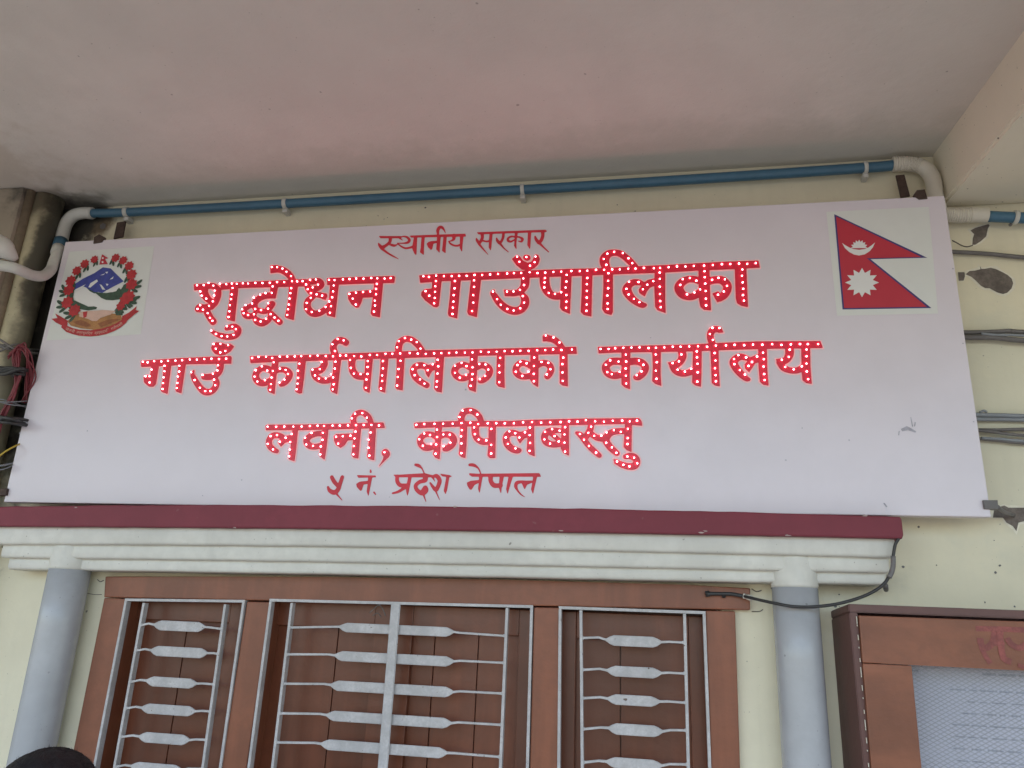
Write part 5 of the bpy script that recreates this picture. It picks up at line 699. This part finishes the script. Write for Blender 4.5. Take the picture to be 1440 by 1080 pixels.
# ================================================================= PIPES AND CABLES
cp = empty('blue_conduit', (0, -0.03, 3.3)); tag(cp, 'long blue electrical conduit running along the ceiling above the signboard', 'pipe')
BP = [(-1.2971, -0.0300, 3.3072), (-1.1556, -0.0300, 3.3027), (-0.5997, -0.0300, 3.3000), (0.1687, -0.0300, 3.2993), (0.7189, -0.0300, 3.3013), (1.1367, -0.0300, 3.3050), (1.2147, -0.0300, 3.3084)]
tube('pipe', BP, 0.0148, 'pipe', cp, 16, 6)
for a, b in zip([(-1.1659, -0.0300, 3.3020), (-0.6019, -0.0300, 3.2989), (0.1633, -0.0300, 3.2984), (1.1310, -0.0300, 3.3043)], [(-1.1529, -0.0300, 3.3026), (-0.5899, -0.0300, 3.2994), (0.1741, -0.0300, 3.2989), (1.1404, -0.0300, 3.3048)]):
    tube('pipe_clip', [a, b], 0.0182, 'white', cp, 14, 1)
    box('pipe_clip', a[0]-0.002, b[0]+0.002, -0.03, -0.001, a[2]-0.028, a[2]-0.012, 'white', cp, 0.001)
tube('elbow', [(-1.2872, -0.0320, 3.3054), (-1.3201, -0.0320, 3.3087), (-1.3542, -0.0340, 3.3002), (-1.3731, -0.0360, 3.2734), (-1.3737, -0.0400, 3.2341), (-1.3673, -0.0450, 3.1917)], 0.0200, 'white', cp, 16, 6)
tube('pipe', [(-1.3651, -0.0500, 3.1994), (-1.3558, -0.0600, 3.1626)], 0.021, 'pipe', cp, 14, 2)
cg = empty('white_conduit', (-1.3, -0.07, 3.1)); tag(cg, 'grey-white conduit bending across the cream drainpipe to the signboard corner', 'pipe')
tube('pipe', [(-1.3393, -0.0750, 3.1566), (-1.3298, -0.0900, 3.1255), (-1.3243, -0.1000, 3.0951), (-1.3152, -0.1150, 3.0576), (-1.2944, -0.1600, 3.0157), (-1.2929, -0.2000, 2.9990), (-1.2882, -0.2500, 2.9911), (-1.3095, -0.2700, 2.9938), (-1.4046, -0.2800, 3.0047)], 0.0160, 'white', cg, 16, 6)
tube('coupling', [(-1.3426, -0.0750, 3.1593), (-1.3352, -0.0850, 3.1308)], 0.0195, 'white', cg, 14, 2)
tube('cable', [(-1.3546, -0.0500, 3.1780), (-1.3197, -0.1100, 3.0999), (-1.3426, -0.0900, 3.1566)], 0.002, 'black', cg, 6, 4)
w2 = tube('wall_bracket', [(-1.4103, -0.2900, 3.0580), (-1.3346, -0.2900, 3.0472), (-1.3110, -0.2800, 3.0327), (-1.3013, -0.2600, 3.0191)], 0.026, 'white', None, 14, 4, rf=lambda t: 0.040*(1-t)+0.010); tag(w2, 'pale grey moulded elbow fitting sticking out at the left edge above the white conduit', 'pipe fitting')
# corrugated ends
def corr(t): return 0.0205+0.0018*math.sin(t*math.pi*2*26)
CP = [(1.2069, -0.0320, 3.3100), (1.2434, -0.0320, 3.3084), (1.2728, -0.0340, 3.2993), (1.2949, -0.0360, 3.2762), (1.3018, -0.0400, 3.2377), (1.2986, -0.0450, 3.1933), (1.3027, -0.0450, 3.1521)]
bm = bmesh.new(); P = catmull(CP, 34); P = [tuple(p) for p in P]; N_ = len(P)
tube_bm(bm, P, 0.02, 14, lambda i: 0.0205+(0.0013*math.sin(i*2*math.pi/6) if i/N_ < 0.36 else 0.0))
from_bm('corrugated_hose', bm, 'corr', cp, True)
rc = empty('blue_conduit', (1.4, -0.03, 3.17)); tag(rc, 'short blue conduit with corrugated end under the beam right of the signboard', 'pipe')
bm = bmesh.new(); P = [tuple(p) for p in catmull([(1.3150, -0.0320, 3.1460), (1.3496, -0.0320, 3.1418), (1.3895, -0.0320, 3.1405), (1.4238, -0.0320, 3.1374)], 40)]; N2 = len(P)
tube_bm(bm, P, 0.02, 14, lambda i: 0.0205+(0.0013*math.sin(i*2*math.pi/6) if i/N2 < 0.62 else 0.0)); from_bm('corrugated_hose', bm, 'corr', rc, True)
tube('pipe', [(1.4201, -0.0320, 3.1355), (1.5111, -0.0320, 3.1249), (1.9273, -0.0320, 3.0815)], 0.0148, 'pipe', rc, 16, 4)
tube('pipe_clip', [(1.4861, -0.0320, 3.1284), (1.4961, -0.0320, 3.1268)], 0.0185, 'white', rc, 14, 1)
tube('clip_nail', [(1.4879, -0.0200, 3.1193), (1.4799, -0.0200, 3.1113)], 0.004, 'cable', rc, 6, 1)
# drainpipes in the left corner
def vpipe(name, x, y, r, m, label, coll=()):
    e = empty(name, (x, y, 0)); tag(e, label, 'drainpipe')
    bm = bmesh.new(); tube_bm(bm, [(x, y, z) for z in np.linspace(0, CZ-0.002, 14)], r, 28); from_bm('pipe', bm, m, e, True)
    for z in coll:
        bm = bmesh.new(); tube_bm(bm, [(x, y, z-0.04), (x, y, z-0.036), (x, y, z+0.036), (x, y, z+0.04)], r*1.1, 28, lambda i: r*(1.02, 1.1, 1.1, 1.02)[i]); from_bm('joint', bm, m, e, True)
vpipe('drainpipe', -1.4290, -0.07, 0.046, 'down', 'thick cream drainpipe with black mould stains left of the signboard', (2.2,))
vpipe('drainpipe', -1.4572, -0.12, 0.017, 'down2', 'thin dirty brown drainpipe in the dark left corner behind the cream one')
# cables on the right-hand wall
def cable(label, pts, r, m, extra=()):
    e = empty('wall_cable', pts[0]); tag(e, label, 'cable')
    tube('cable', pts, r, m, e, 10, 6)
    for (p, rr, mm) in extra: tube('cable', p, rr, mm, e, 8, 6)
cable('single grey cable on the wall just above the larger peeled patch', [(1.3099, -0.0120, 3.0476), (1.3444, -0.0120, 3.0438), (1.4211, -0.0120, 3.0348), (1.5042, -0.0120, 3.0205), (1.7612, -0.0120, 2.9824)], 0.0058, 'cable')
cable('thick bundle of dark grey cables on the wall below the peeled patches', [(1.3152, -0.0160, 2.8170), (1.3417, -0.0160, 2.8133), (1.4067, -0.0160, 2.8135), (1.4399, -0.0160, 2.8145), (1.4722, -0.0160, 2.8107), (1.7241, -0.0160, 2.7887)], 0.006, 'cable',
  [([(1.3118, -0.0200, 2.7999), (1.3383, -0.0200, 2.7982), (1.4027, -0.0200, 2.7955), (1.4670, -0.0200, 2.7862), (1.7167, -0.0200, 2.7594)], 0.0072, 'cable'), ([(1.3696, -0.0240, 2.8065), (1.4020, -0.0240, 2.8018), (1.4348, -0.0240, 2.8009), (1.4671, -0.0240, 2.7981), (1.7170, -0.0240, 2.7727)], 0.0035, 'cableb')])
cable('pair of blue-grey cables beside the lower right edge of the signboard', [(1.3215, -0.0140, 2.5966), (1.3455, -0.0140, 2.5946), (1.3937, -0.0140, 2.5933), (1.4412, -0.0140, 2.5912), (1.6875, -0.0140, 2.5807)], 0.0055, 'cableb',
  [([(1.3200, -0.0140, 2.5847), (1.3441, -0.0140, 2.5836), (1.4398, -0.0140, 2.5813), (1.6856, -0.0140, 2.5701)], 0.005, 'cableb'), ([(1.3431, -0.0140, 2.6010), (1.3534, -0.0140, 2.6055), (1.3593, -0.0140, 2.6009)], 0.003, 'cableb')])
cable('dark double cable crossing below the blue-grey pair', [(1.3165, -0.0140, 2.5574), (1.3421, -0.0140, 2.5564), (1.3886, -0.0140, 2.5563), (1.4364, -0.0140, 2.5579), (1.6844, -0.0140, 2.5631)], 0.0042, 'cable',
  [([(1.3187, -0.0200, 2.5541), (1.3537, -0.0200, 2.5513), (1.3926, -0.0200, 2.5449), (1.4315, -0.0200, 2.5412), (1.6740, -0.0200, 2.5234)], 0.004, 'cable')])
cable('lowest dark cable drooping on the wall right of the signboard', [(1.3186, -0.0140, 2.5357), (1.3423, -0.0140, 2.5330), (1.3847, -0.0140, 2.5285), (1.4314, -0.0140, 2.5231), (1.6743, -0.0140, 2.5075)], 0.0042, 'cable', [([(1.3362, -0.0180, 2.5348), (1.3836, -0.0180, 2.5320), (1.4303, -0.0180, 2.5275), (1.6736, -0.0180, 2.5152)], 0.0036, 'cableb')])
# black lamp cable under the hood
e = empty('hanging_cable', (1.0820, -0.1300, 2.2660)); tag(e, 'black cable drooping from the maroon ledge across the right column to the window frame', 'cable')
tube('cable', [(1.0874, -0.1350, 2.2736), (1.0793, -0.1320, 2.2594), (1.0726, -0.1300, 2.2325), (1.0669, -0.1300, 2.2057), (1.0488, -0.1300, 2.1741), (1.0104, -0.1300, 2.1481), (0.9530, -0.1300, 2.1277), (0.8986, -0.1250, 2.1182), (0.8530, -0.1220, 2.1167), (0.8132, -0.1100, 2.1227), (0.7677, -0.0600, 2.1348), (0.7510, -0.0350, 2.1402)], 0.0036, 'black', e, 10, 8)
tube('cable', [(1.0708, -0.1370, 2.2334), (1.0687, -0.1370, 2.2130), (1.0643, -0.1370, 2.1989), (1.0571, -0.1370, 2.1863)], 0.0056, 'cable', e, 10, 5)
tube('cable', [(0.7544, -0.0340, 2.1387), (0.7264, -0.0340, 2.1436), (0.6963, -0.0340, 2.1434), (0.6660, -0.0340, 2.1424)], 0.0045, 'black', e, 8, 5)
tube('tape_wrap', [(0.7672, -0.0500, 2.1352), (0.7589, -0.0380, 2.1387)], 0.0066, 'tape', e, 10, 1)
tube('tape_wrap', [(0.7559, -0.0360, 2.1395), (0.7510, -0.0350, 2.1402)], 0.0064, 'tape', e, 10, 1)
tube('cable_staple', [(0.7050, -0.0320, 2.1471), (0.7065, -0.0280, 2.1356)], 0.005, 'black', e, 8, 1)
tube('cable_staple', [(0.6665, -0.0300, 2.1493), (0.6694, -0.0300, 2.1360)], 0.0055, 'black', e, 8, 1)
tube('cable_staple', [(1.0689, -0.0600, 2.1737), (1.0777, -0.0300, 2.1658)], 0.006, 'cable', e, 8, 1)
# tangle of wires in the left corner
def wires(name, label, m, seed, n, pts, spread, r, cat='wires'):
    e = empty(name, pts[0]); tag(e, label, cat); rg = random.Random(seed)
    for i in range(n):
        P = [(p[0]+rg.gauss(0, spread), p[1]+rg.gauss(0, spread*0.5), p[2]+rg.gauss(0, spread)) for p in pts]
        tube('wire', P, r, m, e, 6, 6)
wires('wire_bundle', 'tangled bundle of red wires hanging at the left edge behind the signboard', 'cred', 4, 14, [(-1.3279, -0.1400, 2.7912), (-1.3304, -0.1500, 2.7604), (-1.3174, -0.1400, 2.6963), (-1.3171, -0.1400, 2.6411), (-1.3313, -0.1400, 2.5867), (-1.3571, -0.1300, 2.5248)], 0.006, 0.0024)
wires('wire_bundle', 'loop of red wires crossing behind the signboard corner at the left edge', 'cred', 9, 8, [(-1.3501, -0.1500, 2.7609), (-1.3236, -0.1500, 2.7897), (-1.3010, -0.1400, 2.7634), (-1.3024, -0.1100, 2.7058), (-1.3201, -0.0900, 2.6315)], 0.006, 0.0022)
wires('wire_bundle', 'grey cables entering at the left edge above the red wires', 'cable', 5, 5, [(-1.4224, -0.1500, 2.8082), (-1.3793, -0.1500, 2.7956), (-1.3564, -0.1400, 2.7874), (-1.3539, -0.0500, 2.8013)], 0.010, 0.0035)
wires('wire_bundle', 'dark thick cables at the left edge crossing the red wires', 'black', 6, 5, [(-1.3866, -0.1600, 2.7132), (-1.3364, -0.1600, 2.7078), (-1.3063, -0.1400, 2.7095), (-1.3409, -0.0500, 2.7306)], 0.009, 0.006)
wires('wire_bundle', 'pair of thin grey wires low in the left corner', 'cableb', 7, 3, [(-1.3708, -0.1500, 2.6234), (-1.3110, -0.1500, 2.6162), (-1.3221, -0.0500, 2.6386)], 0.012, 0.0018)
wires('wire_bundle', 'black cables low at the left edge under the red wires', 'black', 12, 5, [(-1.3538, -0.1500, 2.5626), (-1.2989, -0.1500, 2.5537), (-1.3097, -0.0500, 2.5710)], 0.012, 0.005)
wires('wire_bundle', 'thin yellow wire loop at the left edge near the board bottom', 'cyel', 8, 1, [(-1.3311, -0.1300, 2.4485), (-1.3084, -0.1300, 2.4696), (-1.2894, -0.1200, 2.4888), (-1.3080, -0.0500, 2.5267)], 0.0, 0.0026)
wires('wire_bundle', 'short grey wires beside the lower left corner of the board', 'cableb', 13, 3, [(-1.3306, -0.1300, 2.4297), (-1.2970, -0.1300, 2.4278), (-1.3154, -0.0500, 2.4612)], 0.006, 0.002)

# ================================================================= PERSON at the lower left, seen from behind; only the hair shows
PX, PY = -0.5799, -0.62; PZ = 1.7967
per = empty('person', (PX, PY, 0)); tag(per, 'person with short black hair standing at the lower left looking up at the sign', 'person')
k = PZ/1.75
def skin_mesh(name, verts, edges, radii, m, parent, sub=2, root=0):
    me = bpy.data.meshes.new(name); me.from_pydata(verts, edges, []); me.update(); ob = link(name, me)
    md = ob.modifiers.new('s', 'SKIN'); md.use_smooth_shade = True
    for i, r in enumerate(radii): me.skin_vertices[0].data[i].radius = (r, r) if isinstance(r, (int, float)) else r
    for v in me.skin_vertices[0].data: v.use_root = False
    me.skin_vertices[0].data[root].use_root = True
    sb = ob.modifiers.new('u', 'SUBSURF'); sb.levels = sub; sb.render_levels = sub
    dg = bpy.context.evaluated_depsgraph_get(); nm = bpy.data.meshes.new_from_object(ob.evaluated_get(dg)); bpy.data.objects.remove(ob)
    nm.materials.clear(); nm.materials.append(M[m]); nm.polygons.foreach_set('use_smooth', [True]*len(nm.polygons)); nm.name = name
    return link(name, nm, parent)
def pv(x, y, z): return (PX+x*k, PY+y*k, z*k)
# body: pelvis up to skull, arms, legs (one continuous surface)
V = [pv(0, 0, .95), pv(0, -.01, 1.12), pv(0, -.01, 1.30), pv(0, -.01, 1.44), pv(0, .0, 1.50), pv(0, .012, 1.56), pv(0, .01, 1.655)]
Rr = [(.135, .095), (.12, .09), (.145, .10), (.11, .075), (.05, .05), (.052, .055), (.072, .088)]
E_ = [(i, i+1) for i in range(6)]
for sx in (-1, 1):
    b = len(V); V += [pv(.17*sx, -.01, 1.42), pv(.20*sx, -.02, 1.26), pv(.225*sx, -.02, 1.12), pv(.235*sx, .02, .97), pv(.24*sx, .05, .85), pv(.238*sx, .065, .79)]
    Rr += [.062, .05, .042, .038, (.024, .03), (.018, .036)]; E_ += [(3, b)]+[(b+i, b+i+1) for i in range(5)]
    b = len(V); V += [pv(.09*sx, 0, .86), pv(.10*sx, .01, .68), pv(.105*sx, .012, .49), pv(.108*sx, -.01, .30), pv(.11*sx, -.02, .10), pv(.11*sx, .0, .045), pv(.118*sx, .12, .03)]
    Rr += [.088, .078, .058, .052, .040, (.038, .036), (.036, .025)]; E_ += [(0, b)]+[(b+i, b+i+1) for i in range(6)]
skin_mesh('body', V, E_, [tuple(q*k for q in r) if isinstance(r, tuple) else r*k for r in Rr], 'skin', per)
# clothes as slightly larger shells
Vs = [pv(0, 0, .93), pv(0, -.01, 1.12), pv(0, -.01, 1.30), pv(0, -.01, 1.43), pv(0, .0, 1.475)]; Rs = [(.168, .130), (.155, .128), (.176, .138), (.145, .112), (.068, .068)]; Es = [(i, i+1) for i in range(4)]
for sx in (-1, 1):
    b = len(Vs); Vs += [pv(.17*sx, -.01, 1.42), pv(.20*sx, -.02, 1.26), pv(.215*sx, -.02, 1.17)]; Rs += [.084, .070, .062]; Es += [(3, b), (b, b+1), (b+1, b+2)]
skin_mesh('shirt', Vs, Es, [tuple(q*k for q in r) if isinstance(r, tuple) else r*k for r in Rs], 'shirt', per)
Vs = [pv(0, 0, .99), pv(0, 0, .92)]; Rs = [(.155, .120), (.162, .122)]; Es = [(0, 1)]
for sx in (-1, 1):
    b = len(Vs); Vs += [pv(.09*sx, 0, .85), pv(.10*sx, .01, .68), pv(.105*sx, .012, .49), pv(.108*sx, -.01, .30), pv(.11*sx, -.015, .07)]; Rs += [.10, .09, .072, .066, .06]; Es += [(1, b)]+[(b+i, b+i+1) for i in range(4)]
skin_mesh('trousers', Vs, Es, [tuple(q*k for q in r) if isinstance(r, tuple) else r*k for r in Rs], 'trousers', per)
for sx in (-1, 1):
    skin_mesh('shoe', [pv(.11*sx, -.04, .045), pv(.112*sx, .05, .045), pv(.118*sx, .14, .035)], [(0, 1), (1, 2)], [(.045*k, .04*k), (.045*k, .04*k), (.04*k, .03*k)], 'shoe', per)
    # five fingers and a thumb rooted in the palm
    hx, hy, hz = .238*sx, .065, .79
    for fi, (oy, ln) in enumerate(((-.024, .052), (-.008, .062), (.009, .066), (.025, .060))):
        skin_mesh('finger', [pv(hx, hy+oy*0.8, hz+.01), pv(hx, hy+oy, hz-ln*.5), pv(hx-.006*sx, hy+oy+.004, hz-ln*.85), pv(hx-.016*sx, hy+oy+.006, hz-ln*1.1)], [(0, 1), (1, 2), (2, 3)], [.009*k, .0085*k, .008*k, .0065*k], 'skin', per, 1)
    skin_mesh('thumb', [pv(hx, hy+.02, hz+.04), pv(hx-.012*sx, hy+.045, hz+.015), pv(hx-.018*sx, hy+.052, hz-.012)], [(0, 1), (1, 2)], [.011*k, .0095*k, .008*k], 'skin', per, 1)
# hair cap over the skull, with ragged lower edge and fine ridges
def ellip(bm, c, rx, ry, rz, nu=40, nv=24, vmin=-1.0, jit=0.0, seed=1, vfun=None):
    rg = random.Random(seed); rings = []
    for j in range(nv+1):
        row = []
        for i in range(nu):
            a = 2*math.pi*i/nu; lo_ = vfun(a) if vfun else vmin; ph = math.pi/2+(math.asin(lo_)-math.pi/2)*j/nv
            jj = 1+rg.uniform(-jit, jit)
            row.append(bm.verts.new((c[0]+rx*jj*math.cos(a)*math.cos(ph), c[1]+ry*jj*math.sin(a)*math.cos(ph), c[2]+rz*jj*math.sin(ph))))
        rings.append(row)
    for a, b in zip(rings, rings[1:]):
        for i in range(nu): bm.faces.new([a[i], a[(i+1) % nu], b[(i+1) % nu], b[i]])
HC = pv(0, .01, 1.655)
bm = bmesh.new(); ellip(bm, HC, .0875*k, .104*k, 1.75*k-HC[2], 72, 40, jit=0.012, seed=4, vfun=lambda a: 0.42 if math.sin(a) > 0.75 else (0.05 if math.sin(a) > 0.1 else -0.55))
from_bm('hair', bm, 'hair', per, True)
rg = random.Random(9); V_, F_ = [], []
for i in range(1500):    # short tufts
    a = rg.uniform(0, 2*math.pi); ph = math.asin(rg.uniform(0.05, 1.0)); rx, ry, rz = .0875*k, .104*k, 1.75*k-HC[2]
    n_ = Vector((math.cos(a)*math.cos(ph), math.sin(a)*math.cos(ph), math.sin(ph))); p = Vector((HC[0]+rx*n_.x, HC[1]+ry*n_.y, HC[2]+rz*n_.z))*1.0
    t_ = Vector((-n_.y, n_.x, 0)); t_ = t_.normalized() if t_.length > 0.01 else Vector((1, 0, 0)); dwn = t_.cross(n_)*-1
    d = (dwn*rg.uniform(-1, 0.4)+t_*rg.gauss(0, .7)+n_*rg.uniform(.04, .22)).normalized()*rg.uniform(.006, .014); s_ = d.cross(n_).normalized()*0.0007
    n0 = len(V_); V_ += [p-s_, p+s_, p+d]; F_.append((n0, n0+1, n0+2))
tag(poly_mesh('hair_tufts', V_, F_, 'hair', per), kind='stuff')
# face (looks towards the sign, away from the camera), ears
for sx in (-1, 1):
    bm = bmesh.new(); ellip(bm, pv(.078*sx, .0, 1.635), .009*k, .018*k, .031*k, 16, 10); from_bm('ear', bm, 'skin', per, True)
    bm = bmesh.new(); ellip(bm, pv(.031*sx, .088, 1.640), .013*k, .010*k, .0095*k, 16, 10); from_bm('eye', bm, 'eye', per, True)
    bm = bmesh.new(); ellip(bm, pv(.031*sx, .0965, 1.640), .0055*k, .003*k, .0055*k, 12, 8); from_bm('iris', bm, 'iris', per, True)
    tube('eyebrow', [pv(.014*sx, .099, 1.657), pv(.032*sx, .098, 1.664), pv(.050*sx, .088, 1.657)], 0.0035*k, 'hair', per, 8, 4)
skin_mesh('nose', [pv(0, .088, 1.650), pv(0, .106, 1.620), pv(0, .100, 1.608)], [(0, 1), (1, 2)], [.009*k, .013*k, .011*k], 'skin', per, 2)
skin_mesh('jaw', [pv(0, .03, 1.60), pv(0, .06, 1.575), pv(0, .078, 1.556)], [(0, 1), (1, 2)], [.055*k, .04*k, .024*k], 'skin', per, 2)
tube('mouth', [pv(-.024, .088, 1.585), pv(-.008, .099, 1.588), pv(.008, .099, 1.588), pv(.024, .088, 1.585)], 0.005*k, 'lip', per, 8, 4)
